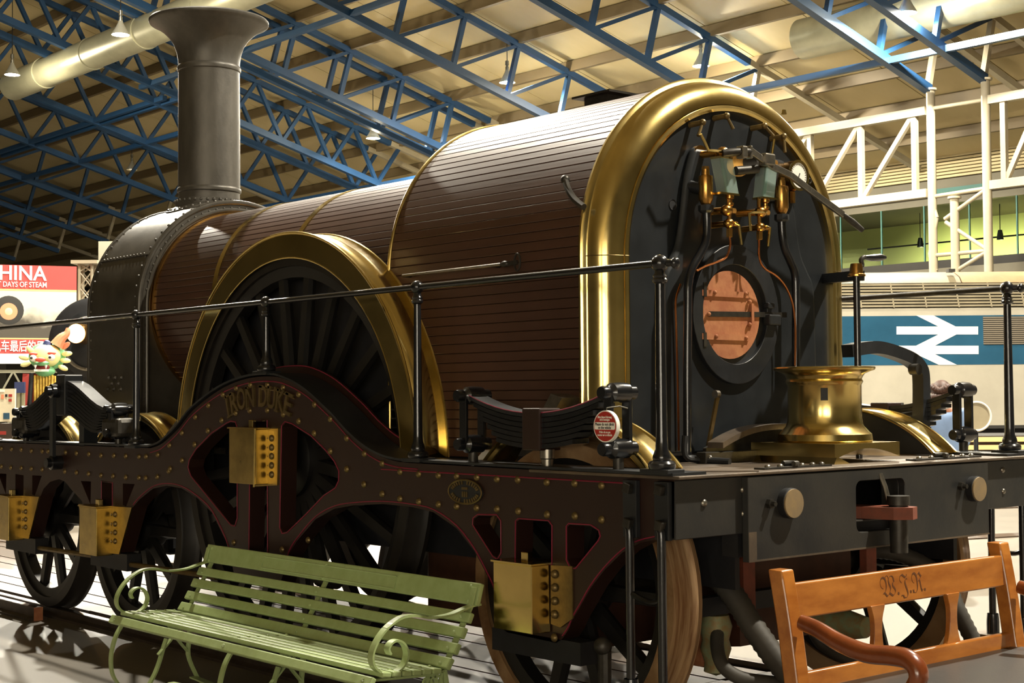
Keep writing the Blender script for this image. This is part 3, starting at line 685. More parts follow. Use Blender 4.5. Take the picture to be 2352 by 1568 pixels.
# ---- splashers
def splasher(x, zc, R, wring, ya, yb, s, name='splasher'):
    """brass wheel cover: face ring at ya, top sheet back to yb"""
    a = math.asin(max(-1, min(1, (FPZ + .01 - zc) / R)))
    n = 56; out = arc(x, zc, R, PI - a, a, n); inn = arc(x, zc, R - wring, PI - math.asin(max(-1, min(1, (FPZ + .01 - zc) / (R - wring)))), math.asin(max(-1, min(1, (FPZ + .01 - zc) / (R - wring)))), n)
    face = MB(); P = [(p[0], ya, p[1]) for p in out] + [(p[0], ya, p[1]) for p in inn] + [(p[0], ya + .006 * -s, p[1]) for p in out] + [(p[0], ya + .006 * -s, p[1]) for p in inn]
    m = n + 1
    for k in range(n):
        face.f += [(k, k+1, m+k+1, m+k), (2*m+k, 3*m+k, 3*m+k+1, 2*m+k+1), (m+k, m+k+1, 3*m+k+1, 3*m+k), (k, 2*m+k, 2*m+k+1, k+1)]
    face.v = P
    o = obj(name, face, 'brass', loco, smooth=40)
    shp = [Vector((p[0], ya, p[1])) for p in out]
    top_ = MB(); T = []
    for p in out: T += [(p[0], ya, p[1]), (p[0], yb, p[1])]
    top_.add(T, [(2*k, 2*k+1, 2*k+3, 2*k+2) for k in range(n)])
    t = obj('splasher_top', top_, 'brass', o, smooth=60); sol = t.modifiers.new('solid', 'SOLIDIFY'); sol.thickness = .006
    obj('bead', MB().tube(shp, .009, 8), 'brass', o); obj('bead', MB().tube([Vector((p[0], yb, p[1])) for p in out], .009, 8), 'brass', o)
    obj('bead', MB().tube([Vector((p[0], ya - .004 * -s * -1, p[1])) for p in inn], .006, 8), 'brass', o)
    inner = MB(); ib = arc(x, zc, R - .004, PI - a, a, n)
    T = [(x, yb, FPZ)] + [(p[0], yb, p[1]) for p in ib]
    inner.add(T, [(0, k, k+1) for k in range(1, n + 1)]); obj('back_sheet', inner, 'black_dull', o, smooth=0)
    return o
for s in (-1, 1):
    splasher(AX[2], 1.253, 1.29, .143, s * 1.135, s * .93, s, 'driving_splasher')
    splasher(AX[3] + .01, .70, .80, .035, s * 1.15, s * .95, s, 'trailing_splasher')
    for k in (0, 1): splasher(AX[k], .70, .79, .03, s * 1.14, s * .95, s, 'leading_splasher')
# sand box wedges beside the splashers
obj('white_wedge', MB().prism([(1.62, FPZ), (1.80, FPZ), (1.80, FPZ + .05), (1.70, FPZ + .06)], 'y', -1.0, -.8), 'white', loco, smooth=0)
obj('feed_slide', MB().prism([(2.02, 1.3), (2.10, 1.3), (2.34, 1.58), (2.26, 1.6)], 'y', -1.05, -.93), 'steel', loco, smooth=0)
obj('grey_wedge', MB().prism([(-1.62, FPZ + .01), (-1.42, FPZ + .01), (-1.24, 1.46), (-1.30, 1.47)], 'y', -1.1, -.95), 'steel', loco, smooth=0)
# ---- boiler, firebox, smokebox
ZC, RB, RFB = 2.25, .72, .93
XS0, XS1 = -3.27, -2.45          # smokebox
XF0, XF1 = .80, 2.36             # firebox lagging
boiler = obj('boiler_barrel', MB().lathe([(RB - .022, XS1), (RB - .022, XF0)], (0, 0, ZC), 'x', 64), 'black_dull', loco)
NB_ = 92
def plank_mesh(R, n, x0, x1, mtl, wedge=2):
    a = PI / n * .955; m = MB(); P = []
    for x in (x0, x1):
        for rr, aa in ((R - .02, -a), (R - .003, -a), (R, -a * .86), (R, 0), (R, a * .86), (R - .003, a), (R - .02, a)):
            P.append((x, rr * math.sin(aa), rr * math.cos(aa)))
    m.add(P, [tuple(range(7)), tuple(range(7, 14))[::-1]] + [(k, k+1, 8+k, 7+k) for k in range(6)] + [(6, 0, 7, 13)])
    return m.mesh('plank', mtl, 30)
pm = plank_mesh(RB, NB_, XS1 + .02, XF0, 'lagging')
for k in range(NB_): link('plank', pm, boiler, (0, 0, ZC), (2*PI*k/NB_, 0, 0))
NF = 60
fb = obj('firebox_wrapper', MB().prism([(-.90, FPZ - .3), (-.90, ZC)] + [(.90 * math.cos(a), ZC + .90 * math.sin(a)) for a in np.linspace(PI, 0, 40)] + [(.90, FPZ - .3)], 'x', XF0, XF1 + .1), 'black_dull', loco)
pf = plank_mesh(RFB, 2 * NF, XF0, XF1, 'lagging')
for k in range(NF): link('plank', pf, fb, (0, 0, ZC), (-PI/2 + PI*(k + .5)/NF, 0, 0))
hp = PI * RFB / NF
ps = MB(); h = hp * .955 / 2
ps.add([(x, y, z) for x in (XF0, XF1) for y, z in ((0, -h), (-.017, -h), (-.02, -h * .86), (-.02, h * .86), (-.017, h), (0, h))], [tuple(range(6)), tuple(range(6, 12))[::-1]] + [(k, (k+1) % 6, 6 + (k+1) % 6, 6 + k) for k in range(6)])
ps = ps.mesh('plank', 'lagging', 30)
for i in range(20):
    link('plank', ps, fb, (0, -.91, ZC - hp * (i + .5)))
    link('plank', ps, fb, (XF0 + XF1, .91, ZC - hp * (i + .5)), (0, 0, PI))
# hoops
def dpath(R, x, zb, n=48): return [(x, -R, zb)] + [(x, R * math.cos(a), ZC + R * math.sin(a)) for a in np.linspace(PI, 0, n)] + [(x, R, zb)]
obj('front_hoop', MB().tube(dpath(RFB + .002, XF0, FPZ), .011, 10), 'brass_dull', fb)
obj('front_sheet', MB().plate([(-RFB, FPZ)] + [(RFB * math.cos(a), ZC + RFB * math.sin(a)) for a in np.linspace(PI, 0, 40)] + [(RFB, FPZ)], [], XF0 - .008, XF0 + .002, 'x'), 'black_paint', fb)
for x in (-1.53, -.62):
    obj('boiler_band', MB().lathe([(RB + .001, x - .027), (RB + .006, x - .027), (RB + .006, x + .027), (RB + .001, x + .027)], (0, 0, ZC), 'x', 96), 'brass', boiler)
obj('boiler_band', MB().lathe([(RB - .01, XS1), (RB + .012, XS1), (RB + .016, XS1 + .03), (RB + .012, XS1 + .055), (RB - .01, XS1 + .055)], (0, 0, ZC), 'x', 96), 'bronze', boiler)
# smokebox: round top, straight sides
RS = .825
def dpoly(R, zb, n=44): return [(-R, zb)] + [(R * math.cos(a), ZC + R * math.sin(a)) for a in np.linspace(PI, 0, n)] + [(R, zb)]
sbx = obj('smokebox', MB().prism(dpoly(RS, 1.30), 'x', XS0, XS1), 'smokebox_paint', loco, smooth=30)
obj('flange', MB().tube(dpath(RS - .012, XS1, 1.32), .02, 10), 'smokebox_paint', sbx)
obj('flange', MB().tube(dpath(RB + .035, XS1 + .005, 1.4), .016, 10), 'smokebox_paint', sbx)
obj('flange', MB().tube(dpath(RS, XS0, 1.32), .012, 8), 'smokebox_paint', sbx)
aw = PI - math.asin((W(232, 601, x=XS0).z - ZC) / RS)
for s in (1, -1):
    a = aw if s == 1 else PI - aw
    obj('seam', MB().bar((XS0, (RS + .004) * math.cos(a), ZC + (RS + .004) * math.sin(a)), (XS1, (RS + .004) * math.cos(a), ZC + (RS + .004) * math.sin(a)), .02, .012, (0, math.cos(a), math.sin(a))), 'smokebox_paint', sbx, smooth=0)
# smokebox rivets (too small and many to pick apart): one part
rvm = MB()
def studs(pts, nrm, r=.011, h=.010):
    for p, n_ in zip(pts, nrm):
        p, n_ = Vector(p), Vector(n_).normalized(); u = n_.orthogonal().normalized(); w_ = n_.cross(u)
        ring = [p + (u * math.cos(2*PI*k/7) + w_ * math.sin(2*PI*k/7)) * r for k in range(7)]; r2 = [q * .6 + p * .4 + n_ * h * .8 for q in ring]
        rvm.add(ring + r2 + [p + n_ * h], [(k, (k+1) % 7, 7 + (k+1) % 7, 7 + k) for k in range(7)] + [(7 + k, 7 + (k+1) % 7, 14) for k in range(7)])
def dring(R, x, step, zb):
    out = []
    z = zb
    L = ZC - zb
    n = int(L / step)
    for s in (-1, 1): out += [((x, s * R, zb + L * i / n), (0, s, 0)) for i in range(n)]
    m = int(PI * R / step); out += [((x, R * math.cos(a), ZC + R * math.sin(a)), (0, math.cos(a), math.sin(a))) for a in np.linspace(0, PI, m)]
    return out
for x in (XS0 + .04, XS1 - .05):
    q = dring(RS, x, .072, 1.38); studs([a for a, b in q], [b for a, b in q])
q = dring(RS - .055, XS1 + .002, .062, 1.4); studs([a for a, b in q], [(1, 0, 0)] * len(q), .013, .012)
for a in (aw, PI - aw, aw - .0):
    for x in np.arange(XS0 + .08, XS1 - .04, .055):
        rr = RS + .009; aa = a; studs([(x, rr * math.cos(aa), ZC + rr * math.sin(aa))], [(0, math.cos(aa), math.sin(aa))], .011, .010)
for (a, b) in ((1830, 45), (1940, 45), (2045, 45), (1885, 145), (1995, 145), (1815, 240), (1920, 240), (2035, 240)):
    p = W(a / 7.35, 860 + b / 7.35, y=-RS); studs([p], [(0, -1, 0)], .022, .016)
sr = obj('rivets', rvm, 'smokebox_paint', sbx, smooth=40); sr['kind'] = 'stuff'
obj('lifting_ring', MB().tube([(-3.05 + .10 * math.cos(a), -.12, ZC + RS - .01 + .14 * math.sin(a)) for a in np.linspace(0, PI, 16)], .009, 8), 'iron_dark', sbx)
obj('smokebox_saddle', MB().box2((XS0 + .1, -.70, 1.0), (XS1 - .05, .70, 1.4)), 'smokebox_paint', loco, smooth=0)
obj('saddle_flange', MB().plate(dpoly(RS - .01, 1.05), [[(RB * .99 * math.cos(2*PI*k/40), ZC + RB * .99 * math.sin(2*PI*k/40)) for k in range(40)]], XS1 - .03, XS1 + .006, 'x'), 'smokebox_paint', loco, smooth=0)
obj('smokebox_front', MB().cyl((XS0 - .06, 0, ZC), (XS0, 0, ZC), .7, seg=40), 'black_paint', loco)
# chimney
XCH = -2.90
prof = [(.255, 3.045), (.262, 3.10), (.262, 3.125), (.235, 3.13), (.235, 3.18), (.245, 3.185), (.248, 3.20), (.245, 3.215), (.239, 3.22), (.238, 3.7), (.236, 4.13), (.244, 4.135), (.247, 4.155), (.244, 4.172), (.237, 4.178),
        (.238, 4.21), (.247, 4.27), (.27, 4.34), (.305, 4.395), (.36, 4.45), (.42, 4.49), (.455, 4.505), (.462, 4.515), (.463, 4.53), (.455, 4.54), (.435, 4.54), (.41, 4.52), (.34, 4.47), (.28, 4.40), (.24, 4.33), (.215, 4.22), (.21, 3.9)]
ch = obj('chimney', MB().lathe(prof, (XCH, 0, 0), 'z', 64), 'chimney_paint', loco, smooth=40)
rvm = MB()
for k in range(34):
    a = 2*PI*k/34; studs([(XCH + .262 * math.cos(a), .262 * math.sin(a), 3.108)], [(math.cos(a), math.sin(a), 0)], .013, .012)
    rr = .31; y = rr * math.sin(a); zz_ = ZC + math.sqrt(RS**2 - y*y); studs([(XCH + rr * math.cos(a), y, zz_ + .014)], [(0, y, zz_ - ZC)], .014, .012)
rs_ = obj('rivets', rvm, 'chimney_paint', ch, smooth=40); rs_['kind'] = 'stuff'
sad = MB(); P = []
for rr, dz in ((.255, .03), (.33, .012), (.33, 0)):
    for k in range(48):
        a = 2*PI*k/48; y = rr * math.sin(a); P.append((XCH + rr * math.cos(a), y, ZC + math.sqrt(RS**2 - y*y) + dz))
sad.add(P, [(i*48 + k, i*48 + (k+1) % 48, (i+1)*48 + (k+1) % 48, (i+1)*48 + k) for i in range(2) for k in range(48)])
obj('chimney_base', sad, 'chimney_paint', ch)
# brass moulding round the back of the firebox
XBK, RI = 2.50, .765
prof2 = [(XF1 - .012, RFB + .012), (XF1 - .004, RFB + .024), (XF1 + .010, RFB + .026), (XF1 + .022, RFB + .016), (XF1 + .026, RFB + .004)]
prof2 += [(XF1 + .03 + .115 * math.sin(t), RI + .035 + (RFB - RI - .038) * math.cos(t)) for t in np.linspace(.03, PI/2, 10)]
prof2 += [(XBK - .004, RI + .035), (XBK + .012, RI + .03), (XBK + .017, RI + .015), (XBK + .010, RI + .002), (XBK - .03, RI)]
sect = dpath(1.0, 0, 0, 56)
arch_mb = MB(); P = []
stations = [('l', FPZ + .0), ('l', 1.7)] + [('a', a) for a in np.linspace(PI, 0, 60)] + [('r', 1.7), ('r', FPZ)]
for kind, val in stations:
    for (x, rr) in prof2:
        if kind == 'a': P.append((x, rr * math.cos(val), ZC + rr * math.sin(val)))
        else: P.append((x, -rr if kind == 'l' else rr, val))
m_ = len(prof2)
arch_mb.add(P, [(i*m_ + k, i*m_ + k+1, (i+1)*m_ + k+1, (i+1)*m_ + k) for i in range(len(stations) - 1) for k in range(m_ - 1)])
arch_ = obj('firebox_arch', arch_mb, 'brass', loco, smooth=40); arch_['label'] = 'polished brass moulding round the firebox back'
for s in (-1, 1):
    zj = W(1342, 588, y=-RFB).z
    obj('arch_joint', MB().tube([(x, s * (rr + .0008), zj) for x, rr in prof2[4:-1]], .0022, 5), 'brass_old', arch_)
# backhead
bhd = obj('backhead', MB().prism([(-RI - .01, FPZ - .1), (-RI - .01, ZC)] + [((RI + .01) * math.cos(a), ZC + (RI + .01) * math.sin(a)) for a in np.linspace(PI, 0, 44)] + [(RI + .01, FPZ - .1)], 'x', XBK - .08, XBK - .012), 'backhead_paint', loco)
XR = XBK - .012
def B(u, v, x=XR):
    p = W(u, v, x=x); return (p.y, p.z)
bell = [B(*p, XR + .05) for p in ((1600, 335), (1583, 400), (1572, 495), (1562, 560), (1545, 600), (1530, 640), (1528, 760), (1527, 1050))]
ym_ = 0.02
bell = [(y, z) for y, z in bell]
bell_s = sm2(bell, 4); bell_r = [(2 * ym_ - y, z) for y, z in bell_s][::-1]
rp = obj('raised_plate', MB().plate(bell_s[::-1] + [(2*ym_ - y, z) for y, z in bell_s], [], XR - .01, XR + .040, 'x'), 'backhead_paint', bhd, smooth=30, bevel=.024)
# fire hole: flange, dark opening, rusty door
XD = XR + .045
def ellB(cu, cv, hu, hv, x, n=48):
    c = B(cu, cv, x); a = (B(cu + hu, cv, x)[0] - B(cu - hu, cv, x)[0]) / 2; b = (B(cu, cv - hv, x)[1] - B(cu, cv + hv, x)[1]) / 2
    return [(c[0] + a * math.cos(2*PI*k/n), c[1] + b * math.sin(2*PI*k/n)) for k in range(n)]
hole = ellB(1683, 722, 74, 114, XD)
fl = obj('fire_hole_flange', MB().plate(ellB(1686, 722, 98, 160, XD), [hole], XD - .01, XD + .022, 'x'), 'black_paint', bhd, smooth=30, bevel=.004)
obj('fire_hole', MB().plate(hole, [], XD - .012, XD - .002, 'x'), 'black_dull', fl, smooth=0)
dl = ellB(1674, 723, 70, 101, XD + .01); cu_ = B(1614, 723, XD + .01)[0]
dl = [(max(y, cu_), z) for y, z in dl]
dr = obj('fire_door', MB().plate(dl, [], XD, XD + .014, 'x'), 'rust', bhd, smooth=0)
def strapb(p, q, w, mtl, nm, x0=XD + .014, t=.010, par=None):
    a, b = B(*p, x0), B(*q, x0); return obj(nm, MB().bar((x0 + t/2, *a), (x0 + t/2, *b), t, w, (0, 0, 1)), mtl, par or dr, smooth=0)
strapb((1610, 672), (1716, 678), .030, 'rust', 'hinge_strap'); strapb((1610, 772), (1718, 776), .030, 'rust', 'hinge_strap'); strapb((1627, 721), (1804, 723), .026, 'iron_dark', 'latch_bar')
obj('latch_keeper', MB().box((XD + .02, *B(1724, 721, XD + .014)), (.02, .018, .105)), 'rust', dr, smooth=0)
obj('latch_catch', MB().box((XD + .03, *B(1770, 735, XD + .02)), (.05, .09, .055)), 'black_paint', bhd, smooth=0, bevel=.008)
obj('latch_catch', MB().box((XD + .02, *B(1766, 702, XD + .02)), (.04, .05, .03)), 'black_paint', bhd, smooth=0, bevel=.006)
sph = lambda mb, p, x, r: mb.sphere((x, *B(*p, x)), r, seg=10, rings=6)
for p in ((1642, 671), (1713, 674), (1645, 772), (1714, 776), (1628, 721), (1722, 693), (1722, 745)):
    obj('rivet', sph(MB(), p, XD + .026, .011), 'rust', dr)
obj('hinge_block', MB().box((XD + .012, *B(1611, 665, XD)), (.03, .02, .07)), 'iron_dark', dr, smooth=0)
obj('hinge_block', MB().box((XD + .012, *B(1611, 780, XD)), (.03, .02, .07)), 'iron_dark', dr, smooth=0)
# small dark holes in the plate
for p in ((1545, 470), (1705, 457)):
    c = B(*p); obj('wash_out_hole', MB().lathe([(0, XR + .001), (.022, XR + .001), (.026, XR + .004), (.026, XR - .005)], (0, *c), 'x', 18), 'black_dull', bhd)
# black feed pipes from the brass clack bodies
def px3(pts, x): return [Vector((x, *B(u, v, x))) for u, v in pts]
XP = XR + .11
obj('feed_pipe', MB().tube(smoothpath(px3(((1623, 480), (1624, 520), (1621, 555), (1607, 585), (1590, 615), (1581, 650), (1580, 700), (1579, 850), (1579, 1000), (1579, 1048)), XP), 5), .021, 14), 'black_gloss', bhd)
obj('feed_pipe', MB().tube(smoothpath(px3(((1795, 500), (1797, 540), (1803, 572), (1815, 600), (1826, 630), (1828, 680), (1828, 760), (1828, 900)), XP), 5), .021, 14), 'black_gloss', bhd)
obj('feed_pipe_foot', MB().tube(smoothpath([(XP, *B(1575, 1000, XP)), (XP, *B(1576, 1045, XP)), (XP + .05, *B(1590, 1055, XP)), (XP + .2, *B(1604, 1058, XP))], 4), .018, 10), 'black_paint', bhd)
for cu0, cv0, yb0 in ((1621, 435, 478), (1795, 458, 497)):
    c = B(cu0, cv0, XP)
    o = obj('clack_body', MB().lathe([(0, .098), (.02, .098), (.021, .07), (.022, .07), (.034, .066), (.036, .055), (.036, -.045), (.03, -.06), (.022, -.075), (.0, -.08)], (XP, c[0], c[1]), 'z', 20), 'bronze', bhd)
    obj('union_nut', MB().lathe([(.024, -.075), (.038, -.078), (.038, -.105), (.026, -.115), (.0, -.115)], (XP, c[0], c[1]), 'z', 8), 'black_paint', o, smooth=20)
    obj('cap_nut', MB().lathe([(.019, .112), (.019, .08)], (XP, c[0], c[1]), 'z', 6).add([(XP + .019 * math.cos(2*PI*k/6), c[0] + .019 * math.sin(2*PI*k/6), c[1] + .112) for k in range(6)], [tuple(range(6))]), 'bronze', o, smooth=0)
    obj('clack_arm', MB().cyl((XP, c[0], c[1]), (XR, c[0] - .03, c[1] + .03), .03, seg=14), 'black_paint', o)
c = B(1593, 418); obj('clack_flange', MB().box((XR + .012, *c), (.03, .06, .10)), 'black_paint', bhd, smooth=0, bevel=.01)
# copper drain pipes
XC = XR + .13
obj('copper_pipe', MB().tube(smoothpath(px3(((1676, 545), (1677, 562), (1668, 590), (1645, 602), (1620, 611), (1600, 622)), XC), 5), .0055, 8), 'copper', bhd)
obj('copper_pipe', MB().tube(smoothpath(px3(((1563, 652), (1552, 690), (1553, 750), (1556, 850), (1558, 950), (1559, 1035)), XR + .05), 5), .0055, 8), 'copper', bhd)
obj('copper_pipe', MB().tube(smoothpath(px3(((1744, 545), (1744, 590), (1755, 615), (1785, 635), (1808, 665), (1822, 705), (1827, 760), (1826, 840)), XC), 5), .0055, 8), 'copper', bhd)
# water gauges
def Q(u, v, x): return Vector((x, *B(u, v, x)))
XG = XR + .15
def gauge(tu, tv, bu, bv, hang):
    t, b = Q(tu, tv, XG), Q(bu, bv, XG)
    o = obj('water_gauge', MB().box2((XG - .035, min(t.y, b.y) - .045, b.z - .008), (XG + .035, max(t.y, b.y) + .045, b.z + .002)), 'brass', bhd, smooth=0)
    obj('gauge_top_plate', MB().box2((XG - .035, t.y - .043, t.z - .004), (XG + .035, t.y + .043, t.z + .006)), 'brass', o, smooth=0)
    for dx_, dy_, sx, sy in ((.033, 0, .004, .078), (0, -.04, .066, .004), (0, .04, .066, .004)):
        mb = MB(); P = [(XG + dx_ + i * sx / 2, q.y + dy_ + j * sy / 2, q.z) for q in (b, t) for i in (-1, 1) for j in (-1, 1)]
        mb.add(P, [(0, 1, 3, 2), (4, 6, 7, 5), (0, 4, 5, 1), (2, 3, 7, 6), (0, 2, 6, 4), (1, 5, 7, 3)])
        obj('glass_pane', mb, 'glass_gauge', o, smooth=0)
    obj('glass_tube', MB().cyl(b, t, .010, seg=12), 'glass_core', o)
    # fittings below
    obj('lower_cock', MB().lathe([(0, 0), (.022, 0), (.022, -.012), (.013, -.018), (.013, -.03), (.02, -.034), (.02, -.045), (.012, -.05), (.012, -.075), (0, -.075)], (b.x, b.y + .012, b.z - .008), 'z', 14), 'bronze', o)
    return o, t, b
g1, t1, b1 = gauge(1657, 364, 1672, 446, 1); g2, t2, b2 = gauge(1761, 385, 1754, 455, -1)
def cock(u, v, arm, par, lever, size=.03):
    c = Q(u, v, XG); mb = MB().sphere(c, size, 1, 1.15, .95, 14, 10).cyl(c, c + Vector((0, .055, .0)), size * .55, seg=8).cyl(c, c + Vector((-.12, arm, 0)), size * .6, seg=12)
    o = obj('gauge_cock', mb, 'bronze', par)
    obj('wall_flange', MB().cyl(c + Vector((-.14, arm, 0)), c + Vector((-.115, arm, 0)), .048, seg=20), 'bronze', par)
    if lever:
        L = [Q(a, b, XG + .03) for a, b in lever]; obj('cock_lever', MB().tube([c + Vector((.02, .02, 0))] + L, .0075, 8), 'brass', par)
    return o
cock(1660, 350, -.03, g1, ((1640, 346), (1627, 345), (1618, 325), (1609, 308)))
cock(1669, 483, -.04, g1, None); cock(1674, 513, -.0, g1, ((1688, 512), (1697, 517), (1703, 562)), .026)
cock(1765, 372, .02, g2, ((1773, 355), (1778, 320)))
cock(1747, 487, -.05, g2, ((1730, 488), (1721, 490), (1724, 530))); cock(1746, 522, 0, g2, ((1760, 520), (1769, 523), (1764, 566)), .026)
for par, b_, u, v in ((g1, b1, 1676, 538), (g2, b2, 1745, 544)):
    c = Q(u, v, XG); obj('drain_nut', MB().lathe([(.0, .028), (.017, .028), (.017, -.012), (.01, -.016), (.0, -.016)], c, 'z', 6), 'bronze', par, smooth=20)
    obj('stem', MB().cyl(Q(u - 2, v - 90, XG), c, .011, seg=10), 'bronze', par)
# small try cocks along the top
for (a, b), (c0, d0) in (((1590, 286), (1604, 312)), ((1645, 271), (1684, 296)), ((1732, 294), (1776, 312)), ((1776, 318), (1803, 350))):
    hub = Q(a, b, XR + .02); hd = Q(a + 24, b - 5, XR + .07)
    o = obj('try_cock', MB().cyl(Vector((XR, hub.y, hub.z)), hd, .015, .013, 12).sphere(hd, .017, seg=12, rings=8), 'brass_old', bhd)
    obj('cock_handle', MB().tube([hd, Q(c0, d0, XR + .08)], [.007, .009], 8), 'brass_old', o)
# regulator gland and long lever
reg = obj('regulator_gland', MB().cyl((XR, *B(1735, 372)), (XR + .16, *B(1722, 372, XR + .16)), .045, .035, 20), 'iron_dark', bhd)
obj('gland_flange', MB().cyl((XR + .07, *B(1697, 378, XR + .07)), (XR + .09, *B(1697, 378, XR + .09)), .06, seg=24), 'bronze', reg)
XL = XR + .23
obj('regulator_rod', MB().tube([Q(1660, 352, XL - .05), Q(1700, 348, XL), Q(1722, 349, XL)], .02, 12), 'iron_dark', reg)
obj('regulator_rod', MB().tube([Q(1690, 392, XL - .08), Q(1740, 388, XL - .05)], .022, 12), 'iron_dark', reg)
obj('clevis', MB().box(Q(1704, 350, XL), (.05, .035, .06)).box(Q(1721, 350, XL), (.04, .012, .065)), 'steel', reg, smooth=0, bevel=.006)
obj('clevis', MB().box(Q(1762, 367, XL), (.05, .075, .06)), 'steel', reg, smooth=0, bevel=.008)
lev = [Q(*p, XL) for p in ((1722, 345), (1745, 362), (1775, 383), (1815, 402), (1860, 437), (1935, 492))]
mbl = MB()
for a, b in zip(lev[:-1], lev[1:]): mbl.bar(a, b + (b - a) * .02, .018, .034)
rl = obj('regulator_lever', mbl, 'steel', reg, smooth=0, bevel=.003)
obj('lever_grip', MB().tube([lev[-1], Q(1958, 510, XL), Q(1980, 528, XL)], [.012, .018, .014], 12), 'iron_dark', reg)
# pressure gauge
pc = Q(1833, 403, XR + .10)
pg_ = obj('pressure_gauge', MB().cyl(pc - Vector((.09, .0, 0)), pc, .078, seg=32), 'bronze', bhd)
obj('gauge_rim', MB().lathe([(.066, pc.x), (.079, pc.x), (.081, pc.x + .008), (.066, pc.x + .01)], (0, pc.y, pc.z), 'x', 36), 'brass', pg_)
obj('dial', MB().cyl(pc + Vector((.0005, 0, 0)), pc + Vector((.004, 0, 0)), .068, seg=32), 'white', pg_)
tk = MB()
for k in range(22):
    a = math.radians(225 - 270 * k / 21); tk.box(pc + Vector((.0048, .056 * math.cos(a), .056 * math.sin(a))), (.001, .009, .0022), Matrix.Rotation(a, 3, 'X'))
obj('dial_marks', tk, 'ink', pg_, smooth=0); obj('needle', MB().bar(pc + Vector((.006, .008, .012)), pc + Vector((.006, -.018, -.045)), .002, .005), 'ink', pg_, smooth=0)
obj('gauge_stem', MB().cyl(pc - Vector((.04, 0, .08)), pc - Vector((.04, 0, .14)), .016, seg=8), 'bronze', pg_)
obj('gauge_eye', MB().tube([pc + Vector((.0, .095 + .012 * math.cos(a), -.02 + .012 * math.sin(a))) for a in np.linspace(0, 2*PI, 12, endpoint=False)], .004, 6, closed=True), 'iron_dark', pg_)
# rod, eye and hooks on the side of the firebox
hy = -.985
a_, b_ = W(925, 633, y=hy), W(1150, 607, y=hy)
hr = obj('reversing_rod', MB().tube([a_, b_], .008, 10), 'steel', loco)
obj('rod_end', MB().sphere(W(1160, 606, y=hy), .016, 1.8, 1, 1, 12, 8), 'iron_dark', hr)
e = W(1188, 602, y=hy); obj('rod_eye', MB().tube([e + Vector((.022 * math.cos(a), 0, .042 * math.sin(a))) for a in np.linspace(0, 2*PI, 24, endpoint=False)], .005, 8, closed=True), 'iron_dark', hr)
obj('rod_link', MB().bar(W(1165, 606, y=hy), e, .012, .022), 'iron_dark', hr, smooth=0)
for x in (1.0, 1.75): obj('rod_bracket', MB().cyl((x, hy, a_.z + (b_.z - a_.z) * (x - a_.x) / (b_.x - a_.x)), (x, -.92, a_.z), .008, seg=8), 'iron_dark', hr)
hk = [Wc(u, v, RFB + .05) for u, v in ((1298, 412), (1305, 435), (1320, 458), (1341, 475))]
obj('lamp_hook', MB().tube(smoothpath(hk, 4), .016, 10), 'iron_dark', loco); obj('hook_boss', MB().sphere(hk[0], .022), 'iron_dark', loco)
tp_ = W(1392, 232, y=-.03)
obj('safety_valve_seat', MB().box2((tp_.x - .10, -.1, ZC + RFB - .02), (tp_.x + .08, .1, ZC + RFB + .05)).box2((tp_.x - .16, -.14, ZC + RFB + .05), (tp_.x + .14, .14, ZC + RFB + .062)), 'iron_dark', loco, smooth=0)
obj('arch_bolt', MB().lathe([(0, .02), (.01, .018), (.014, 0)], Wc(1800, 262, RFB + .012), 'z', 8), 'brass', arch_)
# ---- handrails
YH = -1.30
ZH = 2.133
def stanchion(x, y, z0, h_top, scale=1., end=False):
    k = scale; o = obj('stanchion', MB().lathe([(0, z0), (.05*k, z0), (.053*k, z0 + .008), (.053*k, z0 + .022), (.046*k, z0 + .032), (.034*k, z0 + .036), (.036*k, z0 + .045), (.033*k, z0 + .06), (.025*k, z0 + .08), (.023*k, z0 + .12), (.018*k, h_top - .10), (.018*k, h_top - .085), (.027*k, h_top - .078), (.030*k, h_top - .068), (.024*k, h_top - .06), (.027*k, h_top - .052), (.02*k, h_top - .042), (.018*k, h_top - .02), (0, h_top)], (x, y, 0), 'z', 24), 'black_gloss', loco)
    obj('rail_knob', MB().sphere((x, y, h_top + .0), .034 * k, seg=18, rings=12), 'black_gloss', o)
    if end:
        obj('end_knob', MB().cyl((x, y, h_top), (x + .055, y + .02, h_top), .018, .014, 14).sphere((x + .066, y + .024, h_top - .002), .024, .7, 1, 1), 'black_gloss', o)
    obj('foot_block', MB().box2((x - .075*k, y - .05, z0 - .02), (x + .075*k, y + .05, z0)), 'black_paint', o, smooth=0, bevel=.003)
    return o
sx = [(3.222, 1.288), (1.552, 1.288), (.115, W(612, 852, y=YH).z), (-1.509, 1.288), (-3.95, 1.288)]
for s in (-1, 1):
    for i, (x, z0) in enumerate(sx): stanchion(x, s * 1.30, z0, ZH, 1.08 if i == 0 else 1., i == 0)
    obj('handrail', MB().cyl((3.22, s * 1.30, ZH), (-4.4, s * 1.30, ZH), .0155, seg=16), 'iron_dark' if s == 1 else 'black_gloss', loco)
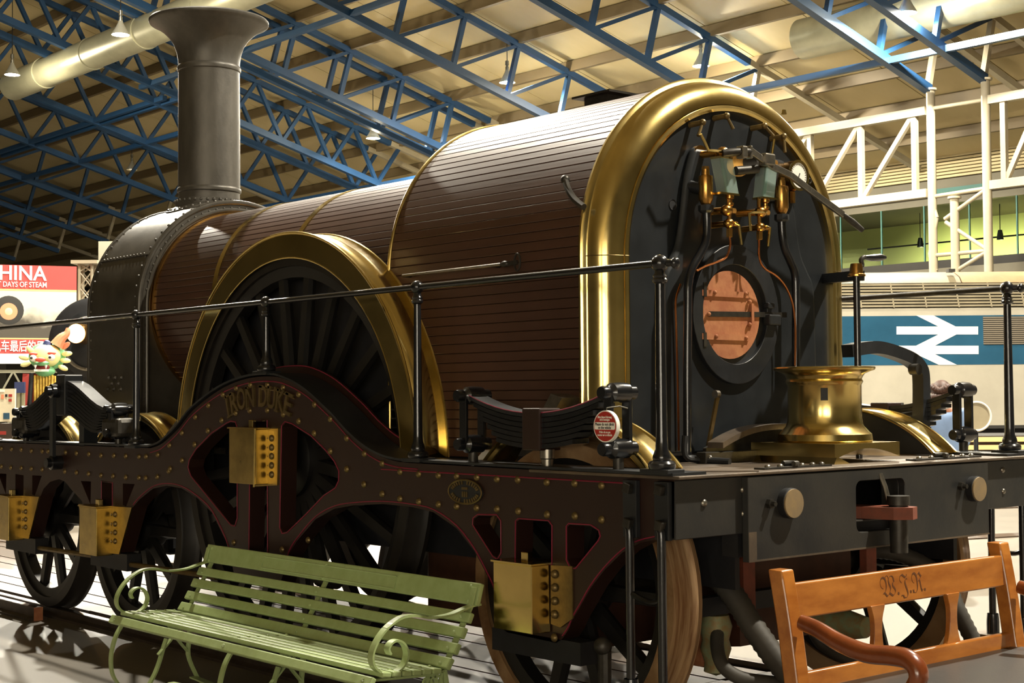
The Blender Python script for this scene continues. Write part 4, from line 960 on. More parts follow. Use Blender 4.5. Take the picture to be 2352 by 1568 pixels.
# ---- rear beam
XB = 3.305
hw = .905; XQ = XB + .035
hb = [W(u, v, x=XQ) for u, v in ((1966, 1104), (2078, 1096), (2080, 1212), (1968, 1222))]
y0h, y1h = hb[0].y, W(2078, 1100, x=XQ).y; z0h, z1h = W(2020, 1218, x=XQ).z, W(2020, 1101, x=XQ).z
r_ = .035
def rrect(y0, y1, z0, z1, r, n=5):
    P = []
    for cy_, cz_, a0 in ((y1 - r, z1 - r, 0), (y0 + r, z1 - r, PI/2), (y0 + r, z0 + r, PI), (y1 - r, z0 + r, 1.5*PI)): P += [(cy_ + r*math.cos(a0 + PI/2*k/n), cz_ + r*math.sin(a0 + PI/2*k/n)) for k in range(n + 1)]
    return P
beam = obj('buffer_beam', MB().plate([(-1.31, 1.003), (1.31, 1.003), (1.31, 1.243), (-1.31, 1.243)], [rrect(y0h, y1h, 1.012, z1h, r_)], XB - .1, XB, 'x'), 'beam_paint', loco, smooth=0, bevel=.003)
obj('drag_plate', MB().plate([(-hw, .884), (hw, .884), (hw, 1.243), (-hw, 1.243)], [rrect(y0h, y1h, z0h, z1h, r_)], XB, XQ, 'x'), 'beam_paint', beam, smooth=0, bevel=.003)
obj('drag_box', MB().box2((XB - .5, y0h - .05, z0h - .03), (XB - .45, y1h + .05, z1h + .03)), 'black_dull', beam, smooth=0)
obj('lower_drag', MB().box2((XB - .12, -.9, .90), (XB - .03, .9, 1.01)), 'black_dull', beam, smooth=0)
for p, rr, mt in (((1617, 1155), .017, 'steel'), ((1707, 1124), .017, 'steel'), ((1709, 1179), .017, 'steel'), ((2303, 1079), .015, 'steel'), ((2305, 1128), .015, 'steel')):
    q = W(*p, x=XB); obj('bolt_head', MB().sphere((XB, q.y, q.z), rr, .7, 1, 1, 12, 8), mt, beam)
for p, k in (((1826, 1156), 1.), ((2252, 1123), .95)):
    q = W(*p, x=XQ + .045); obj('buffer_pad', MB().lathe([(0, XQ), (.055*k, XQ), (.060*k, XQ + .02), (.063*k, XQ + .03), (.062*k, XQ + .043), (.0, XQ + .045)], (0, q.y, q.z), 'x', 28), 'pad_rust', beam)
    obj('pad_ring', MB().lathe([(.0625*k, XQ), (.066*k, XQ), (.066*k, XQ + .034), (.0625*k, XQ + .036)], (0, q.y, q.z), 'x', 28), 'black_dull', beam)
for p in ((1765, 1156), (2205, 1116)):
    q = W(*p, x=XQ); obj('hex_bolt', MB().lathe([(.0, .04), (.012, .04), (.012, .022), (.022, .02), (.022, 0)], (0, 0, 0), 'x', 6).__class__().lathe([(0, XQ + .04), (.012, XQ + .04), (.012, XQ + .022), (.022, XQ + .02), (.022, XQ)], (0, q.y, q.z), 'x', 6), 'iron_dark', beam, smooth=20)
obj('worn_edge', MB().box2((XQ, -hw, .884), (XQ + .0015, -hw + .05, 1.01)), 'footplate', beam, smooth=0)
obj('worn_edge', MB().box2((XQ, -hw + .05, .884), (XQ + .0015, hw, .892)), 'footplate', beam, smooth=0)
# draw bar and pin
db_ = obj('draw_bar', MB().prism([(XB - .44, -.30), (XB - .02, -.06), (XB + .13, -.02), (XB + .185, .05), (XB + .16, .12), (XB + .05, .13), (XB - .44, -.14)], 'z', 1.015, 1.07), 'rust_red', beam, smooth=0)
q = W(2080, 1180, x=XB + .12)
obj('draw_pin', MB().lathe([(0, 1.12), (.052, 1.12), (.052, 1.078), (.043, 1.075), (.04, .86), (0, .86)], (XB + .10, .06, 0), 'z', 20), 'iron_dark', beam)
obj('pin_handle', MB().tube([(XB + .06, .04, 1.1), (XB + .05, .03, 1.16), (XB + .03, .02, 1.22)], .012, 8), 'steel', beam)
# foot steps hung from both frame ends
for s in (-1, 1):
    y = s * 1.345; st_ = empty('step_ladder', (0, 0, 0)); st_.parent = loco
    for x in (3.075, 3.258):
        obj('rail', MB().tube(smoothpath([(x - .02, s * 1.31, 1.02), (x - .01, s * 1.34, 1.045), (x, y, 1.01), (x, y, .8), (x, y, .30)], 4), .019, 12), 'black_gloss', st_)
        obj('bracket', MB().box2((x - .05, s * 1.31, 1.0), (x + .03, s * 1.335, 1.238)), 'black_paint', st_, smooth=0, bevel=.003)
        for z in (1.205, 1.06): obj('square_nut', MB().box((x - .005, s * 1.348, z), (.04, .03, .04), Matrix.Rotation(.25, 3, 'Y')), 'iron_dark', st_, smooth=0, bevel=.004)
        obj('foot_boss', MB().lathe([(.03, .42), (.034, .38), (.034, .30), (0, .30)], (x, y, 0), 'z', 14), 'black_gloss', st_)
    obj('rung', MB().tube(smoothpath([(3.075, y, .775), (3.13, y - s*.0, .755), (3.2, y, .745), (3.258, y, .76)], 4), .013, 10), 'black_gloss', st_)
    obj('tread', MB().box2((2.98, y - .07, .29), (3.33, y + .07, .315)), 'footplate', st_, smooth=0)
# hoses and pipes under the rear
def path_px(pts, x0, x1):
    n = len(pts); return [W(u, v, x=x0 + (x1 - x0) * i / (n - 1)) for i, (u, v) in enumerate(pts)]
def hose(pts, r, x0, x1, corr=True, name='hose', mtl='hose'):
    P = smoothpath(path_px(pts, x0, x1), 10)
    if corr:
        Q_ = []; acc = 0
        for a, b in zip(P[:-1], P[1:]):
            k = max(1, int((b - a).length / .012)); Q_ += [a.lerp(b, i / k) for i in range(k)]
        R = [r * (1.06 if i % 2 else .96) for i in range(len(Q_))]; mb = MB().tube(Q_, R, 12)
    else: mb = MB().tube(P, r, 12)
    return obj(name, mb, mtl, loco, smooth=60)
hose(((1610, 1305), (1650, 1330), (1690, 1375), (1730, 1440), (1780, 1510), (1830, 1570), (1870, 1620)), .052, 2.9, 3.5)
hose(((1648, 1440), (1648, 1490), (1662, 1530), (1700, 1556), (1760, 1566), (1830, 1572)), .03, 3.0, 3.35, False, 'heating_pipe')
hose(((2000, 1262), (2060, 1270), (2130, 1300), (2175, 1345), (2200, 1400), (2235, 1470), (2260, 1520)), .042, 2.9, 3.3)
hose(((1870, 1350), (1862, 1420), (1880, 1470), (1920, 1500), (2020, 1550)), .03, 2.7, 2.9, False, 'heating_pipe')
obj('water_valve', MB().lathe([(0, .62), (.06, .61), (.075, .56), (.06, .5), (.07, .46), (.05, .40), (.055, .36), (0, .34)], (2.98, -.72, 0), 'z', 16), 'verdigris', loco)
obj('water_valve_body', MB().box2((2.62, -.72, .36), (2.92, -.55, .62)), 'rust', loco, smooth=0, bevel=.03)
obj('injector', MB().lathe([(0, -.2), (.06, -.19), (.08, -.1), (.05, 0), (.07, .1), (.05, .2), (0, .22)], (2.95, .15, .48), 'x', 16), 'verdigris', loco)
obj('red_hanger', MB().box2((3.02, -.62, .55), (3.06, -.54, 1.0)), 'rust_red', loco, smooth=0); obj('red_hanger', MB().box2((3.02, .28, .55), (3.06, .36, 1.0)), 'rust_red', loco, smooth=0)
obj('cross_stay', MB().box2((2.98, -1.05, .62), (3.04, 1.05, .70)), 'black_dull', loco, smooth=0)
# ---- things standing on the rear footplate
near = W(1918, 1064, z=FPZ + .004); nx, ny = near.x, near.y
zt_ = W(1918, 1020, x=nx).z; xl_ = W(1725, 1018, y=ny).x; yr_ = W(2066, 1010, x=nx).y
ped = obj('sand_pedestal', MB().plate([(ny, FPZ + .022), (ny, zt_), (yr_, zt_), (yr_, FPZ + .022)] + [(yr_ - (yr_ - ny) * t, FPZ + .022 + .045 * math.sin(PI * t)) for t in np.linspace(.04, .96, 12)], [], xl_, nx, 'x'), 'brass', loco, smooth=30)
ped['label'] = 'polished brass drum on a square plinth'
cxp, cyp = (xl_ + nx) / 2, (ny + yr_) / 2
dep = float((Vector((cxp, cyp, 1.5)) - Vector(CAM)).dot(Vector(-RWC.T @ np.array([0, 0, 1.0]))))
pxm = dep / FOC
zat = lambda v: W(1893, v, x=cxp).z
prof = [(0, zt_), (105*pxm, zt_), (108*pxm, zat(1010)), (106*pxm, zat(996)), (98*pxm, zat(989)), (94*pxm, zat(984)), (88*pxm, zat(978)), (85*pxm, zat(968)), (83*pxm, zat(950)), (83*pxm, zat(885)), (85*pxm, zat(882)), (88*pxm, zat(876)), (85*pxm, zat(870)), (86*pxm, zat(868)), (88*pxm, zat(864)), (92*pxm, zat(858)), (104*pxm, zat(853)), (114*pxm, zat(850)), (116*pxm, zat(846)), (115*pxm, zat(843)), (100*pxm, zat(842)), (80*pxm, zat(848)), (0, zat(850))]
drum = obj('drum', MB().lathe(prof, (cxp, cyp, 0), 'z', 64), 'brass', ped, smooth=40)
qs = W(1887, 905, x=cxp + 80 * pxm); dv = Vector((CAM[0] - cxp, CAM[1] - cyp, 0)).normalized(); sd = Vector((-dv.y, dv.x, 0)).normalized()
off = -8 * pxm
obj('slot', MB().box(Vector((cxp, cyp, zat(905))) + dv * (83 * pxm - .004) - sd * off * 0, (.014, .034, .058), Matrix.Rotation(math.atan2(dv.y, dv.x), 3, 'Z')), 'black_dull', ped, smooth=0)
obj('plinth_skirt', MB().plate([(ny - .02, FPZ), (ny + .0, FPZ + .03), (ny + .02, FPZ + .03), (ny + .1, FPZ)], [], xl_ - .03, nx + .01, 'x'), 'brass', ped, smooth=0)
# hoop on the far side, brake column, hand lever, small drum
hp_ = [Vector((2.7, *B(u, v, 2.7))) for u, v in ((1946, 806), (1975, 800), (2010, 798), (2050, 808), (2090, 825), (2110, 845), (2116, 870), (2116, 950), (2113, 1046))]
hp_ = smoothpath(hp_, 5)
mb = MB(); P = []
for i, p in enumerate(hp_):
    a = hp_[max(0, i - 1)]; b = hp_[min(len(hp_) - 1, i + 1)]; d = (b - a).normalized(); nrm = d.cross(Vector((1, 0, 0))).normalized()
    for sx_, sn in ((-.035, -.033), (.035, -.033), (.035, .033), (-.035, .033)): P.append(p + Vector((sx_, 0, 0)) + nrm * sn)
n = len(hp_); mb.add(P, [(i*4 + k, i*4 + (k+1) % 4, (i+1)*4 + (k+1) % 4, (i+1)*4 + k) for i in range(n - 1) for k in range(4)] + [(3, 2, 1, 0), tuple((n-1)*4 + k for k in range(4))])
obj('wheel_guard', mb, 'black_paint', loco, smooth=40)
obj('guard_bolt', MB().cyl((2.73, *B(2100, 848, 2.75)), (2.78, *B(2100, 848, 2.75)), .03, seg=16), 'iron_dark', loco)
xb2 = 2.9; cb = Q(1967, 628, xb2)
bc = obj('brake_column', MB().cyl((xb2, cb.y, FPZ), (xb2, cb.y, cb.z), .017, seg=14), 'black_gloss', loco)
obj('column_bracket', MB().bar(Q(1898, 640, XR), cb + Vector((0, .02, -.01)), .06, .05), 'black_paint', bc, smooth=0)
obj('column_collar', MB().lathe([(.0, .05), (.028, .05), (.032, .03), (.035, 0), (.045, -.005), (.045, -.015), (0, -.015)], cb, 'z', 18), 'bronze', bc)
obj('crank', MB().tube(smoothpath([cb + Vector((0, .01, .04)), Q(1980, 610, xb2), Q(1978, 596, xb2), Q(1986, 590, xb2)], 4), .012, 10), 'iron_dark', bc)
obj('crank_handle', MB().tube([Q(1986, 591, xb2), Q(2000, 592, xb2), Q(2022, 591, xb2), Q(2033, 591, xb2)], [.011, .017, .019, .010], 12), 'black_gloss', bc)
la, lb = W(1622, 1050, y=-.30), W(1649, 905, y=-.30)
hl = obj('hand_lever', MB().bar(la, lb, .012, .022, (0, 1, 0)), 'brass_old', loco, smooth=0)
obj('lever_fork', MB().cyl(lb + Vector((-.01, -.012, 0)), lb + Vector((-.01, .012, 0)), .02, seg=16), 'steel', hl)
q0, q1 = W(1622, 1046, y=-.25), W(1695, 1036, y=.02)
obj('lever_drum', MB().cyl(q0, Vector((q0.x + .0, q0.y + .30, q0.z)), .03, seg=20), 'brass_dull', loco)
lk = W(1610, 1060, z=FPZ + .01)
obj('lever_box', MB().box2((lk.x - .03, lk.y, FPZ), (lk.x + .03, lk.y + .42, FPZ + .055)), 'iron_dark', loco, smooth=0, bevel=.004)
obj('box_bolt', MB().sphere((lk.x + .03, lk.y + .03, FPZ + .028), .014, seg=10, rings=6), 'steel', loco)
# curved wooden-edged plate leaning on the backhead
cp = [Q(u, v, XR + .12) for u, v in ((1625, 1015), (1660, 995), (1700, 980), (1745, 973), (1800, 974), (1860, 990))]
cp = smoothpath(cp, 5)
obj('coal_plate', MB().strip(cp, (.10, 0, 0), (0, 0, -.028)), 'footplate', loco, smooth=40)
cp2 = [p + Vector((-.03, 0, -.03)) for p in cp]; obj('coal_plate_face', MB().strip(cp2, (.02, 0, 0), (0, 0, -.16)), 'iron_dark', loco, smooth=40)
# hinges on the foot plate edge
for u0, u1, v0, v1 in ((1752, 1907, 1067, 1060), (2100, 2250, 1043, 1036)):
    a, b = W(u0, v0, z=FPZ + .008), W(u1, v1, z=FPZ + .008)
    xm = 3.25; a = W(u0, v0, x=xm); b = W(u1, v1, x=xm)
    o = obj('floor_hinge', MB().box2((xm - .05, a.y, FPZ), (xm + .01, b.y, FPZ + .008)), 'iron_dark', loco, smooth=0)
    for t in (.12, .3, .62, .78, .92): obj('hinge_bolt', MB().sphere((xm - .02, a.y + (b.y - a.y) * t, FPZ + .01), .014, 1, 1.1, .8, 10, 6), 'steel', o)
    obj('hinge_ring', MB().tube([(xm - .02 + .03 * math.cos(t), a.y + (b.y - a.y) * .42 + .05 * math.sin(t), FPZ + .02) for t in np.linspace(0, PI, 10)], .012, 8), 'iron_dark', o)
# front beam (beyond the picture) with buffers
fbm = obj('buffer_beam', MB().box2((-4.55, -1.31, .95), (-4.43, 1.31, 1.25)), 'frame_paint', loco, smooth=0, bevel=.004)
for y in (-.95, .95): obj('buffer', MB().lathe([(0, -4.55), (.10, -4.55), (.1, -4.8), (.18, -4.84), (.18, -4.87), (0, -4.88)], (0, y, 1.1), 'x', 24), 'black_paint', fbm)
# ---- notice hung on the spring
sc_ = W(1390, 979, y=-1.40); rsn = 38 * 6.05 / FOC
sg = empty('warning_sign', sc_, label='round red and white sign asking visitors not to climb, hung on the spring', category='sign')
sg.rotation_euler = (0, 0, math.radians(3))
obj('disc', MB().lathe([(0, .02), (rsn, .02), (rsn, 0), (0, 0)], (0, 0, 0), 'y', 48), 'white', sg, smooth=30)
obj('red_face', MB().lathe([(0, -.0015), (rsn * .93, -.0015), (rsn * .93, .001)], (0, 0, 0), 'y', 48), 'sign_red', sg, smooth=30)
obj('centre_bar', MB().plate(rrect(-rsn * .86, rsn * .86, -rsn * .2, rsn * .26, .006), [], -.004, -.001, 'y'), 'white', sg, smooth=0)
def sign_text(t, z, size, m, w):
    M = Matrix.Translation((0, -.0045 if m == 'ink' else -.003, z)) @ Matrix.Rotation(PI / 2, 4, 'X')
    obj('lettering', MB().text(t, size, M, .0004, .0003, width=w), m, sg, smooth=0)
sign_text('Please do not climb', rsn * .13, .0165, 'ink', rsn * 1.6); sign_text('on the vehicle', rsn * -.08, .0165, 'ink', rsn * 1.1)
sign_text('Bitte dieses Fahrzeug', rsn * .58, .013, 'white', rsn * 1.2); sign_text('nicht besteigen', rsn * .42, .013, 'white', rsn * .85)
sign_text('Prière de ne pas', rsn * -.36, .013, 'white', rsn * .95); sign_text('monter sur ce véhicule', rsn * -.54, .013, 'white', rsn * 1.25)
obj('hook', MB().tube([(0, .01, rsn * .9), (.0, .01, rsn * 1.15), (0, .09, rsn * 1.25), (0, .14, rsn * 1.1)], .003, 6), 'steel', sg)
# ---- rails
def rail(y, x0, x1, lab, grp=None, name='rail', RT=.03):
    o = obj(name, MB().prism([(y - .07, FLOOR_Z), (y + .07, FLOOR_Z), (y + .07, FLOOR_Z + .018), (y + .032, FLOOR_Z + .03), (y + .034, RT - .03), (y + .036, RT - .004), (y + .028, RT), (y - .028, RT), (y - .036, RT - .004), (y - .034, RT - .03), (y - .032, FLOOR_Z + .03), (y - .07, FLOOR_Z + .018)], 'x', x0, x1), 'rail_steel', smooth=0, label=lab, category='rail')
    if grp: o['group'] = grp
    return o
rail(-1.05, -7.4, 9, 'dark steel rail under the wheels on the bench side', None); rail(1.05, -7.4, 9, 'dark steel rail under the far wheels of the locomotive', None)
re_ = W(88, 1394, y=-1.24); rr_ = rail(re_.y, -9, re_.x, 'loose length of rail with a rusty sawn end beside the track', RT=re_.z)
obj('sawn_end', MB().box2((re_.x, re_.y - .034, re_.z - .1), (re_.x + .004, re_.y + .034, re_.z)), 'rust', rr_, smooth=0)
# =================================================================== BENCHES
def ribbon(mb, pts, wvec, t, closed=False):
    """flat strap: width along wvec, thickness t normal to the path"""
    pts = [Vector(p) for p in pts]; w = Vector(wvec); n = len(pts); P = []
    for i, p in enumerate(pts):
        d = (pts[min(n-1, i+1)] - pts[max(0, i-1)]).normalized(); nn = d.cross(w).normalized() * t / 2
        P += [p - w/2 - nn, p + w/2 - nn, p + w/2 + nn, p - w/2 + nn]
    mb.add(P, [(i*4+k, i*4+(k+1) % 4, (i+1)*4+(k+1) % 4, (i+1)*4+k) for i in range(n-1) for k in range(4)] + [(3, 2, 1, 0), tuple((n-1)*4+k for k in range(4))])
    return mb
gx0, gx1 = -.25, 2.25
gb = empty('garden_bench', (gx0, -2.0, FLOOR_Z), label='pale green slatted bench with scrolled iron arms beside the locomotive', category='bench')
OFF = Vector((gx0, -2.0, FLOOR_Z))
def GL(a, b, x=gx0):             # pixel of the bench crop -> point in the end plane, bench coordinates
    return W(200 + a / 2.45, 1160 + b / 2.45, x=x) - OFF
LEN = gx1 - gx0
def slat(p, q, t, x0=0., x1=LEN, mtl='bench_green', bev=.006, par=gb, name='slat'):
    """board whose cross-section runs from p to q (y,z), thickness t"""
    p, q = Vector((0, *p)), Vector((0, *q)); d = (q - p).normalized(); n_ = Vector((0, -d.z, d.y)) * t / 2
    mb = MB(); P = [Vector((x, 0, 0)) + a for x in (x0, x1) for a in (p - n_, q - n_, q + n_, p + n_)]
    mb.add(P, [(0, 1, 2, 3), (7, 6, 5, 4), (0, 4, 5, 1), (1, 5, 6, 2), (2, 6, 7, 3), (3, 7, 4, 0)])
    return obj(name, mb, mtl, par, smooth=0, bevel=bev)
yz = lambda p: (p.y, p.z)
back = [((690, 220), (665, 318)), ((640, 348), (622, 392)), ((608, 412), (588, 458)), ((575, 482), (553, 527)), ((540, 545), (513, 592))]
studs_g = MB().lathe([(0, -.007), (.006, -.006), (.011, 0)], axis='y', seg=8).mesh('stud', 'bench_green')
bpts = []
for i, (a, b) in enumerate(back):
    p, q = yz(GL(*a)), yz(GL(*b)); sl = slat(q, p, .026); bpts.append((p, q))
    for xx in (.06, LEN / 2, LEN - .06):
        m = ((p[0] + q[0]) / 2 - .014, (p[1] + q[1]) / 2)
        if i == 0:
            for t in (.15, .85): link('stud', studs_g, sl, (xx, p[0] + (q[0] - p[0]) * t - .014, p[1] + (q[1] - p[1]) * t))
        else: link('stud', studs_g, sl, (xx, *m))
# moulded panel on the top board
p, q = bpts[0]; dv = Vector((0, q[0] - p[0], q[1] - p[1]))
xa, xb = W(607, 1280, y=-1.48).x - gx0, W(912, 1330, y=-1.48).x - gx0
def on_top(x, t): return Vector((x, p[0] - .0145, p[1])) + dv * t
cor = [on_top(xa, .2), on_top(xb, .2), on_top(xb, .8), on_top(xa, .8)]
for i in range(4): obj('panel_moulding', MB().bar(cor[i], cor[(i+1) % 4], .007, .006), 'bench_green', gb, smooth=0)
# seat
ys0 = bpts[-1][1]
front = [yz(GL(150, 618)), yz(GL(125, 662))]
zS = front[0][1]; n = 6; y_a, y_b = ys0[0] - .03, front[0][0] + .035
for i in range(n):
    yc = y_a + (y_b - y_a) * (i + .5) / n; zz2 = zS - .012 + .022 * ((i + .5) / n)
    sl = slat((yc + .024, zz2 - .006), (yc - .024, zz2), .024)
    for xx in (.06, LEN / 2, LEN - .06): link('stud', studs_g, sl, (xx, yc, zz2 + .010), (-PI/2, 0, 0))
fs = slat((front[1][0], front[1][1] - .0), (front[0][0], front[0][1]), .026)
for xx in (.06, LEN / 2, LEN - .06): link('stud', studs_g, fs, (xx, (front[0][0] + front[1][0]) / 2 - .011, (front[0][1] + front[1][1]) / 2 + .008), (-.7, 0, 0))
# arms: scrolled strap at both ends
sc = [(690, 312), (650, 318), (600, 335), (540, 355), (440, 366), (360, 355), (290, 365), (220, 410), (172, 470), (150, 530), (165, 578), (212, 603), (268, 598), (308, 568), (325, 522), (312, 482), (283, 461), (250, 468), (230, 495), (240, 520)]
prof_a = [yz(GL(*s_)) for s_ in sc]
for xx in (.03, LEN - .03):
    P = smoothpath([(xx, *a) for a in prof_a], 5)
    o = obj('arm', ribbon(MB(), P, (.038, 0, 0), .009), 'bench_green', gb, smooth=40)
    a5, b5 = bpts[0]; obj('arm_foot', MB().bar((xx, b5[0] - .019, b5[1] + .004), (xx, b5[0] + (a5[0] - b5[0]) * .85 - .019, b5[1] + (a5[1] - b5[1]) * .85), .034, .009, (0, 1, 0)), 'bench_green', gb, smooth=0, bevel=.002)
    w_ = [(xx, *a) for a in prof_a[4:8]]; obj('worn_strip', ribbon(MB(), [Vector(a) + Vector((0, 0, .002)) for a in smoothpath(w_, 5)], (.034, 0, 0), .0085), 'green_worn', o, smooth=40)
# iron ends under the seat
lp = [(165, 672), (140, 715), (120, 770), (107, 840), (112, 915), (138, 968), (185, 1010), (240, 1030), (300, 1010), (345, 940), (375, 870), (400, 790), (418, 738)]
prof_l = [yz(GL(*s_)) for s_ in lp]; zmin = min(z for _, z in prof_l)
zt5 = prof_l[0][1]; prof_l = [(y, (z - zmin) * (zt5 - .006) / (zt5 - zmin) + .006) for y, z in prof_l]
for xx in (.06, LEN / 2, LEN - .06):
    e = obj('iron_end', ribbon(MB(), smoothpath([(xx, *a) for a in prof_l], 4), (.036, 0, 0), .010), 'bench_green', gb, smooth=40)
    obj('back_strap', ribbon(MB(), [(xx, bpts[0][0][0] + .02, bpts[0][0][1] - .03), (xx, bpts[2][0][0] + .02, bpts[2][0][1]), (xx, bpts[4][1][0] + .018, bpts[4][1][1] - .01), (xx, y_a - .02, zS - .035), (xx, y_b, zS - .02)], (.032, 0, 0), .010), 'bench_green', e, smooth=40)
    yb_ = bpts[4][1][0] + .02
    obj('rear_leg', ribbon(MB(), smoothpath([(xx, yb_, zS - .02), (xx, yb_ + .02, zS - .14), (xx, yb_ + .01, .18), (xx, yb_ + .06, .06), (xx, yb_ + .10, .006)], 4), (.036, 0, 0), .011), 'bench_green', e, smooth=40)
    ya_ = prof_l[-1][0]
    arch_p = smoothpath([(xx, ya_ - .05, .2), (xx, ya_ + .03, .28), (xx, (ya_ + yb_) / 2, .32), (xx, yb_ - .06, .28), (xx, yb_ + .005, .2)], 4)
    obj('arch_brace', ribbon(MB(), arch_p, (.03, 0, 0), .009), 'bench_green', e, smooth=40)
    for t in (.2, .4, .6, .8):
        ym2 = ya_ + (yb_ - ya_) * t; obj('lattice', MB().bar((xx, ym2 - .015, .30), (xx, ym2 + .015, zS - .035), .008, .014), 'bench_green', e, smooth=0)
    for t in (.3, .5, .7):
        ym2 = ya_ + (yb_ - ya_) * t; obj('lattice', MB().tube([(xx, ym2 + .028 * math.cos(a), .365 + .028 * math.sin(a)) for a in np.linspace(0, 2*PI, 14, endpoint=False)], .006, 6, closed=True), 'bench_green', e)
for a, b in (((.06, .26, .035), (LEN / 2, .40, .035)), ((.06, .40, .05), (LEN / 2, .26, .05)), ((LEN - .06, .26, .035), (LEN / 2, .40, .035))):
    obj('stretcher', MB().bar(a, b, .045, .008), 'bench_green', gb, smooth=0)
# ---- brown wooden bench
bx = 3.8; yL, yR = -1.195, .32
bb = empty('wooden_settle', (bx, yL, FLOOR_Z), label='varnished brown wooden armchair bench with carved initials and black seat', category='bench')
OB = Vector((bx, yL, FLOOR_Z)); LW = yR - yL
def BP(u, v, x=bx): return W(u, v, x=x) - OB
zT = (BP(1800, 1305).z + BP(2300, 1253).z) / 2
def stile(y, w=.075):
    """back post: raked, in the xz plane"""
    pth = [(-.05, zT), (-.012, zT - .2), (.02, zT - .42), (.03, .45), (.0, .2), (-.06, 0)]
    pth = [(a, b) for a, b in sm2(pth, 4)]
    poly = [(a - .035, b) for a, b in pth] + [(a + .035, b) for a, b in pth[::-1]]
    return obj('back_post', MB().plate(poly, [], y - w/2, y + w/2, 'y'), 'bench_wood', bb, smooth=40, bevel=.008)
for y in (0, LW): 
    stile(y)
def backx(z): return -.03 + .05 * (zT - z) / .5
z1a, z1b = BP(1835, 1325).z, BP(1845, 1385).z
def rail_b(za, zb, t=.03, mtl='bench_wood', name='rail'):
    xa_, xb_ = backx(za), backx(zb)
    mb = MB(); P = [(x + dx_, y, z) for y in (.02, LW - .02) for x, z, dx_ in ((xa_, za, -t/2), (xb_, zb, -t/2), (xb_, zb, t/2), (xa_, za, t/2))]
    mb.add(P, [(0, 1, 2, 3), (7, 6, 5, 4), (0, 4, 5, 1), (1, 5, 6, 2), (2, 6, 7, 3), (3, 7, 4, 0)])
    return obj(name, mb, mtl, bb, smooth=0, bevel=.006)
z1a = zT - .055; z1b = z1a - .135
cr = rail_b(z1a, z1b, .032, name='crest_rail')
z2a = (BP(1960, 1476).z + BP(2330, 1423).z) / 2; z2b = z2a - .075
z2a = z1b - .205; z2b = z2a - .085
rail_b(z2a, z2b, .03, name='lower_rail')
zm = (z1b + z2a) / 2; hh = (z1b - z2a) / 2
for u_, v_ in ((2012, 1395), (2185, 1372)):
    y = BP(u_, v_).y
    half = [(.047, 1.0), (.043, .85), (.030, .5), (.026, 0), (.032, -.5), (.045, -.85), (.055, -1.0)]
    half = sm2(half, 4); poly = [(y + a, zm + b * hh * 1.06) for a, b in half] + [(y - a, zm + b * hh * 1.06) for a, b in half[::-1]]
    xm2 = backx(zm); s_ = MB().plate(poly, [], xm2 - .012, xm2 + .012, 'x'); obj('splat', s_, 'bench_wood', bb, smooth=40, bevel=.004)
# carved initials
yc = BP(2075, 1322).y
Mt = Matrix.Translation((backx((z1a + z1b) / 2) + .0165, yc, (z1a + z1b) / 2)) @ Matrix.Rotation(PI/2, 4, 'Z') @ Matrix.Rotation(PI/2 - .1, 4, 'X')
obj('carved_initials', MB().text('\U0001d51a.\U0001d50d.\u211c.', .115, Mt, .0006, -.0006, width=.31), 'carve', cr, smooth=0)
# arms sweeping forward and ending in a scroll
for y in (-.005, LW + .005):
    ap = [(1842, 1428), (1880, 1445), (1930, 1475), (1990, 1499), (2050, 1505), (2085, 1512), (2106, 1530), (2112, 1555), (2100, 1580)]
    pts = [W(u_, v_, y=yL) - OB for u_, v_ in ap]; pts = [Vector((q.x, y, q.z)) for q in smoothpath(pts, 5)]
    wd = [.022 + .014 * min(1, i / (len(pts) * .55)) for i in range(len(pts))]
    mb = MB(); P = []
    for i, q in enumerate(pts):
        d = (pts[min(len(pts)-1, i+1)] - pts[max(0, i-1)]).normalized(); nn = d.cross(Vector((0, 1, 0))).normalized()
        hw_ = wd[i]; th = .030 + .006 * math.sin(PI * i / len(pts))
        for k in range(10):
            a = 2*PI*k/10; P.append(q + Vector((0, 1, 0)) * hw_ * 1.15 * math.cos(a) + nn * th * math.sin(a))
    m2 = len(pts); mb.add(P, [(i*10+k, i*10+(k+1) % 10, (i+1)*10+(k+1) % 10, (i+1)*10+k) for i in range(m2-1) for k in range(10)] + [tuple(range(10))[::-1], tuple((m2-1)*10+k for k in range(10))])
    o = obj('arm', mb, 'bench_wood_dark', bb, smooth=50)
    fx = pts[-1].x - .02
    obj('arm_post', MB().tube([(fx, y, pts[-1].z), (fx - .02, y, .45), (fx, y, .25), (fx, y, 0)], [.028, .03, .034, .026], 12), 'bench_wood_dark', bb)
fx = .60
obj('seat', MB().box2((.02, -.01, .44), (fx, LW + .01, .50)), 'leather', bb, smooth=40, bevel=.02)
obj('seat_rail', MB().box2((.01, .0, .36), (fx - .02, LW, .44)), 'bench_wood', bb, smooth=0, bevel=.005)
# =================================================================== FAR THINGS
fwd = ray(CX, CY); fwd[2] = 0; fwd = Vector(fwd).normalized(); rgt = Vector((fwd.y, -fwd.x, 0))
def frame_at(u, v, depth, yaw=0.):
    p = Wd(u, v, depth); p.z = FLOOR_Z; ang = math.atan2(rgt.y, rgt.x) + yaw
    e1 = Vector((math.cos(ang), math.sin(ang), 0)); e2 = Vector((-math.sin(ang), math.cos(ang), 0))
    def pix(a, b, dy=0.):        # pixel -> local (x, z) on the plane local y = dy
        d = Vector(ray(a, b)); t = (p + e2 * dy - Vector(CAM)).dot(e2) / d.dot(e2); q = Vector(CAM) + d * t - p
        return q.dot(e1), q.z
    return p, ang, pix
